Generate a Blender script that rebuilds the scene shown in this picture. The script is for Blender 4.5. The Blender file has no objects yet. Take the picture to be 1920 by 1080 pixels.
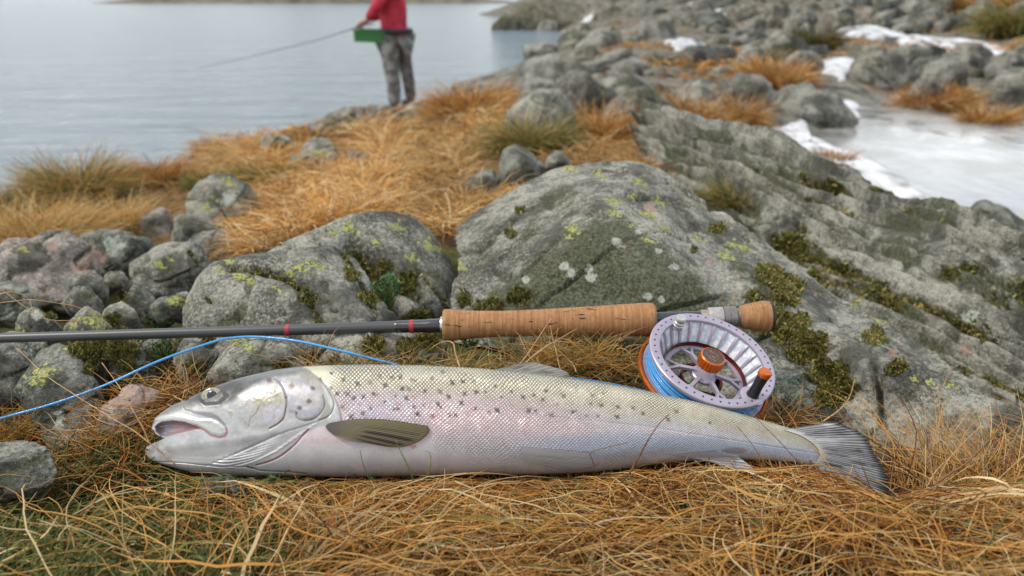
import bpy, math, random
import numpy as np
from mathutils import Vector, Matrix

# ------------------------------------------------------------------ camera, world, sun, exposure
SC = bpy.context.scene
CX, CY, CZ = 0.0, 0.0, 0.33
FPX = 1507.0                      # focal length in pixels of the 1920 wide photograph
PITCH = math.radians(20.2)
cc, ss = math.cos(PITCH), math.sin(PITCH)
camd = bpy.data.cameras.new('camera'); cam = bpy.data.objects.new('camera', camd)
SC.collection.objects.link(cam)
cam.location = (CX, CY, CZ); cam.rotation_euler = (math.pi / 2 - PITCH, 0, 0)
camd.sensor_width = 36; camd.lens = 36 * FPX / 1920
camd.clip_start = 0.02; camd.clip_end = 6000
camd.dof.use_dof = True; camd.dof.focus_distance = 0.585; camd.dof.aperture_fstop = 8.0
SC.camera = cam
SUN_EL, SUN_AZ = 54.0, -98.0        # azimuth measured from +Y towards +X
w = bpy.data.worlds.new('World'); SC.world = w; w.use_nodes = True
nt = w.node_tree; nt.nodes.clear()
out = nt.nodes.new('ShaderNodeOutputWorld'); bg = nt.nodes.new('ShaderNodeBackground')
sky = nt.nodes.new('ShaderNodeTexSky'); sky.sky_type = 'NISHITA'; sky.sun_disc = False
sky.sun_elevation = math.radians(SUN_EL); sky.sun_rotation = math.radians(SUN_AZ)
sky.air_density = 1.0; sky.dust_density = 2.0
tc = nt.nodes.new('ShaderNodeTexCoord')
mp = nt.nodes.new('ShaderNodeMapping'); mp.inputs['Scale'].default_value = (1.0, 1.0, 3.5)
no = nt.nodes.new('ShaderNodeTexNoise'); no.inputs['Scale'].default_value = 1.7; no.inputs['Detail'].default_value = 5
rp = nt.nodes.new('ShaderNodeValToRGB')
rp.color_ramp.elements[0].position = 0.30; rp.color_ramp.elements[0].color = (5.1, 5.25, 5.4, 1)
rp.color_ramp.elements[1].position = 0.68; rp.color_ramp.elements[1].color = (9.4, 9.1, 8.5, 1)
mx = nt.nodes.new('ShaderNodeMix'); mx.data_type = 'RGBA'; mx.inputs[0].default_value = 0.88
L = nt.links.new
L(tc.outputs['Generated'], mp.inputs['Vector']); L(mp.outputs[0], no.inputs['Vector']); L(no.outputs['Fac'], rp.inputs['Fac'])
L(sky.outputs['Color'], mx.inputs[6]); 
sxyz = nt.nodes.new('ShaderNodeSeparateXYZ'); L(tc.outputs['Generated'], sxyz.inputs[0])
gr = nt.nodes.new('ShaderNodeValToRGB'); gr.color_ramp.elements[0].position = 0.0; gr.color_ramp.elements[0].color = (1.20, 1.20, 1.18, 1); gr.color_ramp.elements[1].position = 0.75; gr.color_ramp.elements[1].color = (.84, .90, .99, 1)
e_ = gr.color_ramp.elements.new(0.25); e_.color = (.76, .86, 1.02, 1)
L(sxyz.outputs[2], gr.inputs[0]); mg = nt.nodes.new('ShaderNodeMix'); mg.data_type = 'RGBA'; mg.blend_type = 'MULTIPLY'; mg.inputs[0].default_value = 1; L(rp.outputs['Color'], mg.inputs[6]); L(gr.outputs[0], mg.inputs[7])
# a brighter break in the cloud low over the pond, which the ice mirrors in the photograph
vm = nt.nodes.new('ShaderNodeVectorMath'); vm.operation = 'DISTANCE'; L(tc.outputs['Generated'], vm.inputs[0]); vm.inputs[1].default_value = (math.sin(.52) * .98, math.cos(.52) * .98, .19)
br = nt.nodes.new('ShaderNodeMapRange'); br.interpolation_type = 'SMOOTHSTEP'; br.inputs[1].default_value = .04; br.inputs[2].default_value = .19; br.inputs[3].default_value = 1.9; br.inputs[4].default_value = 1.0; L(vm.outputs['Value'], br.inputs[0])
mb = nt.nodes.new('ShaderNodeVectorMath'); mb.operation = 'SCALE'; L(mg.outputs[2], mb.inputs[0]); L(br.outputs[0], mb.inputs['Scale']); L(mb.outputs[0], mx.inputs[7]); L(mx.outputs[2], bg.inputs['Color'])
bg.inputs['Strength'].default_value = 0.108
L(bg.outputs[0], out.inputs[0])
sund = bpy.data.lights.new('sun', 'SUN'); sun = bpy.data.objects.new('sun', sund); SC.collection.objects.link(sun)
sund.energy = 1.5; sund.angle = math.radians(12); sund.color = (1.0, 0.93, 0.82)
_d = Vector((math.sin(math.radians(SUN_AZ)) * math.cos(math.radians(SUN_EL)), math.cos(math.radians(SUN_AZ)) * math.cos(math.radians(SUN_EL)), math.sin(math.radians(SUN_EL))))
sun.rotation_euler = (-_d).to_track_quat('-Z', 'Y').to_euler()
SC.view_settings.view_transform = 'Standard'; SC.view_settings.look = 'None'
SC.view_settings.gamma = 1.0; SC.view_settings.use_curve_mapping = False
SC.view_settings.exposure = 0.52
try:
    SC.cycles.use_denoising = True; SC.cycles.max_bounces = 6; SC.cycles.transparent_max_bounces = 6
except Exception: pass

# ------------------------------------------------------------------ helpers
rng = np.random.default_rng(7)
random.seed(7)
def ray(px, py):
    u = (np.asarray(px, float) - 960) / FPX; v = (540 - np.asarray(py, float)) / FPX
    return np.stack([u, cc + v * ss, -ss + v * cc], -1)
CAM = np.array([CX, CY, CZ])
def P(px, py, Y):
    """world point seen at pixel px,py of the photograph at distance Y ahead"""
    d = ray(px, py); return CAM + d * (np.asarray(Y, float) / d[..., 1])[..., None]
def PX(W):
    """pixel of the photograph at which a world point is seen"""
    q = W - CAM; t = cc * q[..., 1] - ss * q[..., 2]; v = (ss * q[..., 1] + cc * q[..., 2]) / t
    return 960 + FPX * q[..., 0] / t, 540 - FPX * v
def PZ(px, Y, z):
    t = cc * Y - ss * (z - CZ); return np.array([(px - 960) / FPX * t, Y, z])

def _hash(i, j, k, seed):
    h = (i.astype(np.int64) * 374761393 + j.astype(np.int64) * 668265263 + k.astype(np.int64) * 2147483647 + seed * 974711) & 0xffffffff
    h = ((h ^ (h >> 13)) * 1274126177) & 0xffffffff
    return ((h ^ (h >> 16)) & 0xffff) / 65535.0
def vnoise(p, seed=0):
    """smooth value noise in -1..1, p is (N,3)"""
    f = np.floor(p); r = p - f; i = f.astype(np.int64); r = r * r * r * (r * (r * 6 - 15) + 10)
    o = 0
    for a in (0, 1):
        wa = r[:, 0] if a else 1 - r[:, 0]
        for b in (0, 1):
            wb = r[:, 1] if b else 1 - r[:, 1]
            for c in (0, 1):
                wc = r[:, 2] if c else 1 - r[:, 2]
                o = o + wa * wb * wc * _hash(i[:, 0] + a, i[:, 1] + b, i[:, 2] + c, seed)
    return o * 2 - 1
def fbm(p, seed=0, oct=4, gain=0.5, lac=2.03):
    a = 1.0; s = 0; t = 0
    for k in range(oct):
        s = s + a * vnoise(p + 17.3 * k, seed + k); t += a; p = p * lac; a *= gain
    return s / t
def ridged(p, seed=0, oct=3):
    a = 1.0; s = 0; t = 0
    for k in range(oct):
        s = s + a * (1 - np.abs(vnoise(p + 9.1 * k, seed + 31 + k))); t += a; p = p * 2.1; a *= 0.5
    return s / t
def sstep(a, b, x):
    t = np.clip((x - a) / (b - a), 0, 1); return t * t * (3 - 2 * t)
def inpoly(x, y, poly):
    x = np.asarray(x, float); y = np.asarray(y, float); c = np.zeros(x.shape, bool); n = len(poly); j = n - 1
    for i in range(n):
        xi, yi = poly[i]; xj, yj = poly[j]
        if yi != yj: c ^= ((yi > y) != (yj > y)) & (x < (xj - xi) * (y - yi) / (yj - yi) + xi)
        j = i
    return c
def pdist(x, y, poly, closed=False):
    """distance to a polyline"""
    d = np.full(np.shape(x), 1e9); pts = list(poly) + ([poly[0]] if closed else [])
    for (x0, y0), (x1, y1) in zip(pts[:-1], pts[1:]):
        dx, dy = x1 - x0, y1 - y0; q = dx * dx + dy * dy + 1e-9
        t = np.clip(((x - x0) * dx + (y - y0) * dy) / q, 0, 1)
        d = np.minimum(d, np.hypot(x - x0 - t * dx, y - y0 - t * dy))
    return d
def psoft(x, y, poly, w):
    """soft polygon mask: 1 inside, fading over w pixels at the edge"""
    d = pdist(x, y, poly, True); i = inpoly(x, y, poly)
    return sstep(-w, w, np.where(i, d, -d))
def cat(pts, n):
    """Catmull-Rom through pts (K,D), n samples"""
    pts = np.asarray(pts, float); K = len(pts)
    if K == 2: t = np.linspace(0, 1, n)[:, None]; return pts[0] * (1 - t) + pts[1] * t
    e = np.vstack([2 * pts[0] - pts[1], pts, 2 * pts[-1] - pts[-2]])
    s = np.linspace(0, K - 1 - 1e-6, n); i = s.astype(int); t = (s - i)[:, None]
    a, b, c, d = e[i], e[i + 1], e[i + 2], e[i + 3]
    return 0.5 * (2 * b + (c - a) * t + (2 * a - 5 * b + 4 * c - d) * t * t + (3 * b - a - 3 * c + d) * t ** 3)

def mk(name, V, F, mat=None, parent=None, smooth=True, attrs=None, col=None, uv=None, origin=None):
    """one mesh object from numpy arrays; F is an (M,3|4) array or a list of such"""
    V = np.asarray(V, np.float32)
    Fs = [np.asarray(f, np.int32) for f in (F if isinstance(F, list) else [F]) if len(f)]
    me = bpy.data.meshes.new(name)
    if origin is None and parent is None: origin = V.mean(0)
    if origin is not None: V = V - np.asarray(origin, np.float32)
    me.vertices.add(len(V)); me.vertices.foreach_set('co', V.ravel())
    nl = sum(f.size for f in Fs); npoly = sum(len(f) for f in Fs)
    me.loops.add(nl); me.polygons.add(npoly)
    loops = np.concatenate([f.ravel() for f in Fs])
    tot = np.concatenate([np.full(len(f), f.shape[1], np.int32) for f in Fs])
    st = np.concatenate([[0], np.cumsum(tot)[:-1]]).astype(np.int32)
    me.loops.foreach_set('vertex_index', loops); me.polygons.foreach_set('loop_start', st)
    try: me.polygons.foreach_set('loop_total', tot)
    except Exception: pass
    me.polygons.foreach_set('use_smooth', np.full(npoly, smooth))
    for k, a in (attrs or {}).items():
        at = me.attributes.new(k, 'FLOAT', 'POINT'); at.data.foreach_set('value', np.asarray(a, np.float32))
    if col is not None:
        at = me.color_attributes.new('Col', 'FLOAT_COLOR', 'POINT')
        c4 = np.ones((len(V), 4), np.float32); c4[:, :3] = col; at.data.foreach_set('color', c4.ravel())
    if uv is not None:
        ul = me.uv_layers.new(name='UVMap'); ul.data.foreach_set('uv', np.asarray(uv, np.float32)[loops].ravel())
    me.update(calc_edges=True); me.validate()
    o = bpy.data.objects.new(name, me); SC.collection.objects.link(o)
    if mat: me.materials.append(mat)
    if origin is not None: o.location = [float(c) for c in origin]
    if parent is not None:
        o.parent = parent
        if origin is not None: o.location = Vector([float(c) for c in origin]) - parent.location
        else: o.location = -parent.location
    return o
def tag(o, label=None, cat_=None, group=None, kind=None):
    if label: o['label'] = label
    if cat_: o['category'] = cat_
    if group: o['group'] = group
    if kind: o['kind'] = kind
    return o
def empty(name, loc, label, cat_, group=None):
    o = bpy.data.objects.new(name, None); SC.collection.objects.link(o); o.location = [float(c) for c in loc]
    o.empty_display_size = 0.02
    return tag(o, label, cat_, group)
def gridF(nu, nv, off=0, closeu=False):
    i = np.arange(nu if closeu else nu - 1); j = np.arange(nv - 1); I, J = np.meshgrid(i, j, indexing='ij'); I2 = (I + 1) % nu
    a = I * nv + J; b = I2 * nv + J; c = I2 * nv + J + 1; d = I * nv + J + 1
    return np.stack([a, b, c, d], -1).reshape(-1, 4) + off
def tube(path, rad, n=8, cap=True):
    """(V,F list) tube along path (K,3) with radius array"""
    path = np.asarray(path, float); K = len(path); rad = np.broadcast_to(np.asarray(rad, float), (K,))
    T = np.gradient(path, axis=0); T /= np.linalg.norm(T, axis=1, keepdims=True) + 1e-12
    up = np.array([0, 0, 1.0]) if abs(T[0, 2]) < 0.9 else np.array([1.0, 0, 0])
    N = np.zeros_like(T); v = up - T[0] * (up @ T[0]); v /= np.linalg.norm(v)
    for k in range(K):
        v = v - T[k] * (v @ T[k]); v /= np.linalg.norm(v) + 1e-12; N[k] = v
    B = np.cross(T, N); a = np.linspace(0, 2 * math.pi, n, endpoint=False)
    V = path[:, None] + rad[:, None, None] * (np.cos(a)[None, :, None] * N[:, None] + np.sin(a)[None, :, None] * B[:, None])
    V = V.reshape(-1, 3); i = np.arange(K - 1)[:, None]; j = np.arange(n)[None]; j2 = (j + 1) % n
    F = np.stack(np.broadcast_arrays(i * n + j, i * n + j2, (i + 1) * n + j2, (i + 1) * n + j), -1).reshape(-1, 4)
    Fs = [F]
    if cap:
        V = np.vstack([V, path[0], path[-1]]); m = K * n; jj = np.arange(n); jn = (jj + 1) % n
        Fs.append(np.stack([np.full(n, m), jn, jj], -1)); Fs.append(np.stack([np.full(n, m + 1), (K - 1) * n + jj, (K - 1) * n + jn], -1))
    return V, Fs
def lathe(prof, n=48, frame=None, org=(0, 0, 0), closed=False):
    """revolve (r,h) profile; frame = (e1,e2,axis)"""
    e1, e2, e3 = [np.asarray(e, float) for e in (frame or ((1, 0, 0), (0, 1, 0), (0, 0, 1)))]
    a = np.linspace(0, 2 * math.pi, n, endpoint=False); pr = np.asarray(prof, float)
    V = np.asarray(org) + (np.cos(a)[:, None, None] * e1 + np.sin(a)[:, None, None] * e2) * pr[None, :, 0, None] + pr[None, :, 1, None] * e3
    F = gridF(n, len(pr), closeu=True)
    if closed:
        m = len(pr); i = np.arange(n); i2 = (i + 1) % n
        F = np.vstack([F, np.stack([i * m + m - 1, i2 * m + m - 1, i2 * m, i * m], -1)])
    return V.reshape(-1, 3), F
def merge(parts):
    V = []; FF = {3: [], 4: []}; off = 0
    for v, f in parts:
        for g in (f if isinstance(f, list) else [f]):
            g = np.asarray(g); FF[g.shape[1]].append(g + off)
        V.append(v); off += len(v)
    return np.vstack(V), [np.vstack(FF[k]) for k in (3, 4) if FF[k]]
def box(lo, hi):
    x0, y0, z0 = lo; x1, y1, z1 = hi
    V = np.array([(x, y, z) for x in (x0, x1) for y in (y0, y1) for z in (z0, z1)], float)
    F = np.array([(0, 1, 3, 2), (4, 6, 7, 5), (0, 4, 5, 1), (2, 3, 7, 6), (0, 2, 6, 4), (1, 5, 7, 3)])
    return V, F

# ------------------------------------------------------------------ node material helper
class M:
    def __init__(s, name):
        s.m = bpy.data.materials.new(name); s.m.use_nodes = True; s.t = s.m.node_tree; s.t.nodes.clear()
        s.o = s.n('ShaderNodeOutputMaterial'); s.b = s.n('ShaderNodeBsdfPrincipled'); s.l(s.b.outputs[0], s.o.inputs[0])
    def n(s, t, **k):
        x = s.t.nodes.new(t)
        for a, b in k.items(): setattr(x, a, b)
        return x
    def l(s, a, b): s.t.links.new(a, b)
    def set(s, inp, v):
        i = s.b.inputs[inp]
        if hasattr(v, 'is_output') or isinstance(v, bpy.types.NodeSocket): s.l(v, i)
        else: i.default_value = (*v, 1) if isinstance(v, tuple) and len(v) == 3 else v
        return s
    def coord(s, kind='Object', scale=None):
        x = s.n('ShaderNodeTexCoord').outputs[kind]
        if scale is not None:
            m = s.n('ShaderNodeMapping'); m.inputs['Scale'].default_value = scale; s.l(x, m.inputs[0]); x = m.outputs[0]
        return x
    def noise(s, vec, scale, detail=4, rough=0.55, dist=0.0):
        x = s.n('ShaderNodeTexNoise'); x.inputs['Scale'].default_value = scale; x.inputs['Detail'].default_value = detail
        x.inputs['Roughness'].default_value = rough; x.inputs['Distortion'].default_value = dist
        if vec is not None: s.l(vec, x.inputs['Vector'])
        return x.outputs['Fac']
    def vor(s, vec, scale, feature='F1'):
        x = s.n('ShaderNodeTexVoronoi'); x.feature = feature; x.inputs['Scale'].default_value = scale; s.l(vec, x.inputs['Vector']); return x.outputs['Distance']
    def mr(s, v, a, b, c=0.0, d=1.0, smooth=True):
        x = s.n('ShaderNodeMapRange'); x.interpolation_type = 'SMOOTHSTEP' if smooth else 'LINEAR'
        for i, q in zip((1, 2, 3, 4), (a, b, c, d)): x.inputs[i].default_value = q
        s.l(v, x.inputs[0]); return x.outputs[0]
    def math(s, op, a, b=None, c=None):
        x = s.n('ShaderNodeMath'); x.operation = op
        for i, q in enumerate((a, b, c)):
            if q is None: continue
            if isinstance(q, (int, float)): x.inputs[i].default_value = q
            else: s.l(q, x.inputs[i])
        return x.outputs[0]
    def mix(s, f, a, b, mode='MIX'):
        x = s.n('ShaderNodeMix'); x.data_type = 'RGBA'; x.blend_type = mode
        for i, q in ((0, f), (6, a), (7, b)):
            if isinstance(q, (int, float)): x.inputs[i].default_value = q
            elif isinstance(q, tuple): x.inputs[i].default_value = (*q, 1)
            else: s.l(q, x.inputs[i])
        return x.outputs[2]
    def attr(s, name, color=False):
        x = s.n('ShaderNodeAttribute'); x.attribute_name = name; return x.outputs['Color' if color else 'Fac']
    def bump(s, h, strength=0.3, dist=0.01, normal=None):
        x = s.n('ShaderNodeBump'); x.inputs['Strength'].default_value = strength; x.inputs['Distance'].default_value = dist
        s.l(h, x.inputs['Height'])
        if normal is not None: s.l(normal, x.inputs['Normal'])
        s.l(x.outputs[0], s.b.inputs['Normal']); return x.outputs[0]
def plain(name, col, rough=0.5, metal=0.0, grain=0.12, scale=300, bump=0.0, coat=0.0):
    m = M(name); c = m.coord(); n = m.noise(c, scale, 3)
    m.set('Base Color', m.mix(m.mr(n, 0.3, 0.7, 0, 1), tuple(x * (1 - grain) for x in col), tuple(min(1, x * (1 + grain)) for x in col)))
    m.set('Roughness', m.mr(m.noise(c, scale * 0.2, 2), 0.3, 0.7, max(0.02, rough - 0.06), min(1, rough + 0.08))); m.set('Metallic', metal)
    if coat: m.set('Coat Weight', coat); m.set('Coat Roughness', 0.1)
    if bump: m.bump(n, bump, 0.001)
    return m.m

# ------------------------------------------------------------------ rock material
def rock_mat(name, base, dark, tintc, scale=1.0, lich=0.5, far=False):
    m = M(name); oc = m.coord('Object')
    ri = m.n('ShaderNodeObjectInfo').outputs['Random']
    ofs = m.n('ShaderNodeVectorMath'); ofs.operation = 'ADD'; m.l(oc, ofs.inputs[0])
    cmb = m.n('ShaderNodeCombineXYZ'); m.l(m.math('MULTIPLY', ri, 37.0), cmb.inputs[0]); m.l(m.math('MULTIPLY', ri, 11.0), cmb.inputs[1]); m.l(cmb.outputs[0], ofs.inputs[1])
    v = ofs.outputs[0]
    big = m.noise(v, 9 * scale, 5, 0.6); mid = m.noise(v, 45 * scale, 5, 0.65); fine = m.noise(v, 330 * scale, 4, 0.7)
    c = m.mix(m.mr(big, 0.42, 0.58), dark, base)
    c = m.mix(m.mr(mid, 0.45, 0.75, 0, 0.5), c, tintc)
    c = m.mix(m.mr(m.noise(v, 16 * scale, 7, 0.62, 0.1), 0.46, 0.66, 0, 0.65), c, tuple(x * 1.5 for x in base))
    c = m.mix(m.mr(m.noise(v, 26 * scale, 6, 0.68, 0.0), 0.36, 0.49, 0.6, 0), c, tuple(x * 0.55 for x in dark))
    c = m.mix(m.mr(m.noise(v, 190 * scale, 4, 0.7), 0.52, 0.62, 0, 0.4), c, tuple(min(.8, x * 1.7) for x in base))
    c = m.mix(m.mr(m.noise(v, 160 * scale, 4, 0.7), 0.38, 0.45, 0.5, 0), c, tuple(x * 0.5 for x in dark))
    c = m.mix(m.mr(fine, 0.50, 0.64, 0, 0.6), c, tuple(min(.8, x * 1.8) for x in base))
    c = m.mix(m.mr(fine, 0.34, 0.44, 0.75, 0), c, tuple(x * 0.4 for x in dark))
    # dark water and algae stains running down
    c = m.mix(m.mr(m.noise(m.coord('Object', (14 * scale, 14 * scale, 4 * scale)), 1.0, 6, 0.7), 0.47, 0.62, 0, 0.8), c, tuple(x * 0.5 for x in dark))
    edge = m.math('MULTIPLY', m.math('SUBTRACT', m.noise(v, 75 * scale, 6, 0.78), 0.5), 2.6)
    alg_shade = m.mr(m.math('ADD', m.attr('algae'), m.math('MULTIPLY', m.math('SUBTRACT', mid, 0.5), 1.4)), 0.35, 0.75)
    c = m.mix(m.math('MULTIPLY', alg_shade, 0.85), c, m.mix(m.mr(fine, .35, .65), (0.030, 0.036, 0.015), (0.125, 0.13, 0.07)))
    pk = m.mr(m.math('ADD', m.attr('pink'), edge), 0.45, 0.8, 0, 0.75)
    c = m.mix(pk, c, m.mix(fine, (0.34, 0.20, 0.15), (0.50, 0.33, 0.27)))
    # pale crustose lichen, free and placed
    vl = m.vor(v, 38 * scale)
    free = m.mr(m.math('ADD', vl, m.math('MULTIPLY', m.math('SUBTRACT', big, 0.5), -0.9)), 0.10, 0.22, lich, 0)
    pale = m.mr(m.math('ADD', m.attr('pale'), edge), 0.42, 0.58)
    c = m.mix(m.math('MAXIMUM', m.math('MULTIPLY', free, 0.7), pale), c, m.mix(m.mr(fine, 0.35, 0.6), (0.24, 0.26, 0.21), (0.44, 0.46, 0.38)))
    yl = m.mr(m.math('ADD', m.attr('yellow'), edge), 0.48, 0.60)
    c = m.mix(yl, c, m.mix(m.mr(fine, 0.4, 0.56), (0.12, 0.125, 0.05), (0.44, 0.45, 0.15)))
    ms = m.mr(m.math('ADD', m.attr('moss'), edge), 0.45, 0.7)
    c = m.mix(ms, c, m.mix(m.mr(fine, 0.35, 0.65), (0.028, 0.027, 0.010), (0.20, 0.17, 0.045)))
    m.set('Base Color', c); m.set('Roughness', m.mr(mid, 0.3, 0.7, 0.62, 0.92)); m.set('Specular IOR Level', 0.3)
    h = m.math('ADD', m.math('MULTIPLY', mid, 0.6), m.math('MULTIPLY', fine, 0.35))
    h = m.math('ADD', h, m.math('MULTIPLY', m.noise(v, 130 * scale, 4, 0.7), 0.5))
    h = m.math('ADD', h, m.math('MULTIPLY', ms, 0.5)); h = m.math('ADD', h, m.math('MULTIPLY', m.math('ADD', pale, yl), 0.12))
    m.bump(h, .8, 0.008 / scale)
    return m.m
ROCK = rock_mat('granite_grey', (0.31, 0.30, 0.25), (0.088, 0.086, 0.064), (0.19, 0.18, 0.125))
ROCKD = rock_mat('granite_dark', (0.225, 0.225, 0.185), (0.060, 0.063, 0.045), (0.13, 0.13, 0.085))
ROCKP = rock_mat('granite_pinkish', (0.36, 0.315, 0.27), (0.14, 0.125, 0.10), (0.27, 0.21, 0.17), lich=0.3)
ROCKF = rock_mat('granite_distant', (0.28, 0.27, 0.23), (0.085, 0.083, 0.066), (0.18, 0.16, 0.115), scale=0.25, lich=0.4)

# lichen, moss and colour patches, at the pixels where the photograph shows them: (px, py, radius)
YEL0 = [(455,520,17),(544,512,17),(562,504,14),(590,496,15),(515,541,12),(432,492,13),(408,505,12),(700,451,10),(772,484,14),(654,429,18),(620,434,10),(428,343,13),(385,390,13),(398,372,10),(600,286,12),(446,642,20),(462,648,16),
 (1073,430,14),(1066,445,8),(1243,430,12),(1150,400,13),(1213,403,14),(1233,377,13),(1197,342,14),(1121,327,12),(1212,450,11),(1360,480,14),(1375,458,13),(1395,464,12),(1310,448,14),(1143,377,12),(1183,423,9),(1188,365,11),(1160,379,9),
 (1647,600,11),(1607,571,13),(1784,722,14),(1827,782,8),(1744,718,9),(1713,711,9),(1865,810,9),(62,712,19),(82,698,17),(92,690,10),(165,602,20),(188,600,14),(140,612,12),(328,566,16),(342,560,10),(297,497,13),(318,486,9),(45,470,11),(125,655,10),(145,668,8),(35,618,10),(800,460,18),(830,470,14),(860,500,12),(1070,318,12),(745,424,15)]
PAL = [(1157,455,12),(1060,500,13),(1072,512,14),(1105,505,13),(1108,520,14),(1215,555,12),(1240,560,9),(1235,470,8),(1197,435,8),(115,782,17),(112,798,17),(272,688,20),(280,706,18),(262,712,12),(1490,715,22),(1480,745,24),(1460,730,20),(1465,765,15),(430,375,20),(442,395,22),(425,408,14),(1778,830,16),(345,450,13),(900,640,24),(880,655,20),(1030,640,22),(1345,505,10),(1265,500,12),(1410,540,10),(70,590,16),(90,600,12),(215,462,30),(1590,560,14),(1220,590,12),(1060,610,20),(985,525,10),(210,770,8),(1820,600,26)]
MOS = [(1440,520,34),(1465,550,45),(1415,555,25),(1440,600,50),(1480,620,45),(1520,660,50),(1550,700,45),(1580,730,36),(1545,745,30),(1640,632,24),(1680,690,24),(915,585,36),(950,600,28),(870,560,20),(660,515,22),(690,560,26),(760,530,30),(720,500,24),(780,600,30),(800,640,30),(570,560,14),(600,600,16),(150,655,28),(170,690,24),(232,660,40),(245,700,36),(215,630,30),(365,690,25),(450,720,16),(1345,430,16),(960,440,14),(975,395,10),(980,560,30),(700,650,30),(760,655,30),(390,640,20),(100,590,18),(230,555,16),(215,600,18),(200,640,25),(530,690,20),(1300,470,8),(90,580,16),(1510,470,20),(1500,430,18)]
PNK = [(1218,390,20),(1340,510,10),(1330,490,8),(385,353,10),(355,372,10),(180,480,26),(150,500,22),(100,460,16),(240,648,22),(1170,462,8),(1810,655,16),(1675,660,14)]
DRK = [(870,640),(905,560),(985,490),(1060,440),(1112,408),(1170,402),(1245,465),(1330,540),(1400,590),(1440,680),(900,680)]
YEL = [q for a, b, r in YEL0 for q in ((a, b, r * .8), (a + r * .95, b + r * .35, r * .5), (a - r * .8, b - r * .3, r * .42), (a + r * .2, b - r * .75, r * .35))]
BRN1 = [(925,560),(950,470),(990,385),(1050,330),(1100,345),(1075,395),(1010,440),(970,500),(950,580)]
BRN2 = [(1230,405),(1290,395),(1390,455),(1480,540),(1440,560),(1330,480)]
BRN3 = [(870,440),(915,400),(960,400),(930,470),(905,520),(875,500)]
def blot(x, y, lst):
    a = np.zeros(x.shape)
    for (a0, b0, r) in lst:
        k = (np.abs(x - a0) < r * 1.8) & (np.abs(y - b0) < r * 1.8)
        if k.any(): a[k] = np.maximum(a[k], 1 - 0.5 * np.hypot(x[k] - a0, (y[k] - b0) * 1.25) / r)
    return np.clip((a - 0.3) * 1.6, 0, 1)
def rock_attrs(V, moss=0.0, algae=0.0, pink=0.0, low=True):
    x, y = PX(V); z = V[:, 2]; zr = (z - z.min()) / (np.ptp(z) + 1e-9); s = 6.0 / max(np.ptp(V[:, 0]), 1e-3)
    nz = fbm(V * s, 5, 3)
    return {'yellow': blot(x, y, YEL), 'pale': blot(x, y, PAL),
            'moss': np.clip(np.maximum(blot(x, y, MOS), moss + 0.55 * sstep(0.5, 0.0, zr) * (low) * (0.6 + nz)), 0, 1),
            'pink': np.clip(np.maximum(blot(x, y, PNK), pink + 0.3 * nz * (pink > 0)), 0, 1),
            'algae': np.clip(np.maximum.reduce([psoft(x, y, DRK, 34) * 0.9, .52 * psoft(x, y, BRN1, 16), .5 * psoft(x, y, BRN2, 16), .5 * psoft(x, y, BRN3, 14)]) * (V[:, 1] < 1.2) + algae + 0.3 * sstep(0.45, 0.0, zr), 0, 1)}  # foot of each rock darkened in the colour, as shade would; rest is algae
_ico = {}
def ico(l):
    if l not in _ico:
        import bmesh
        bm = bmesh.new(); bmesh.ops.create_icosphere(bm, subdivisions=l, radius=1); bm.verts.ensure_lookup_table()
        _ico[l] = (np.array([v.co[:] for v in bm.verts]), np.array([[v.index for v in f.verts] for f in bm.faces])); bm.free()
    return _ico[l]
ROCKS = []
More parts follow.
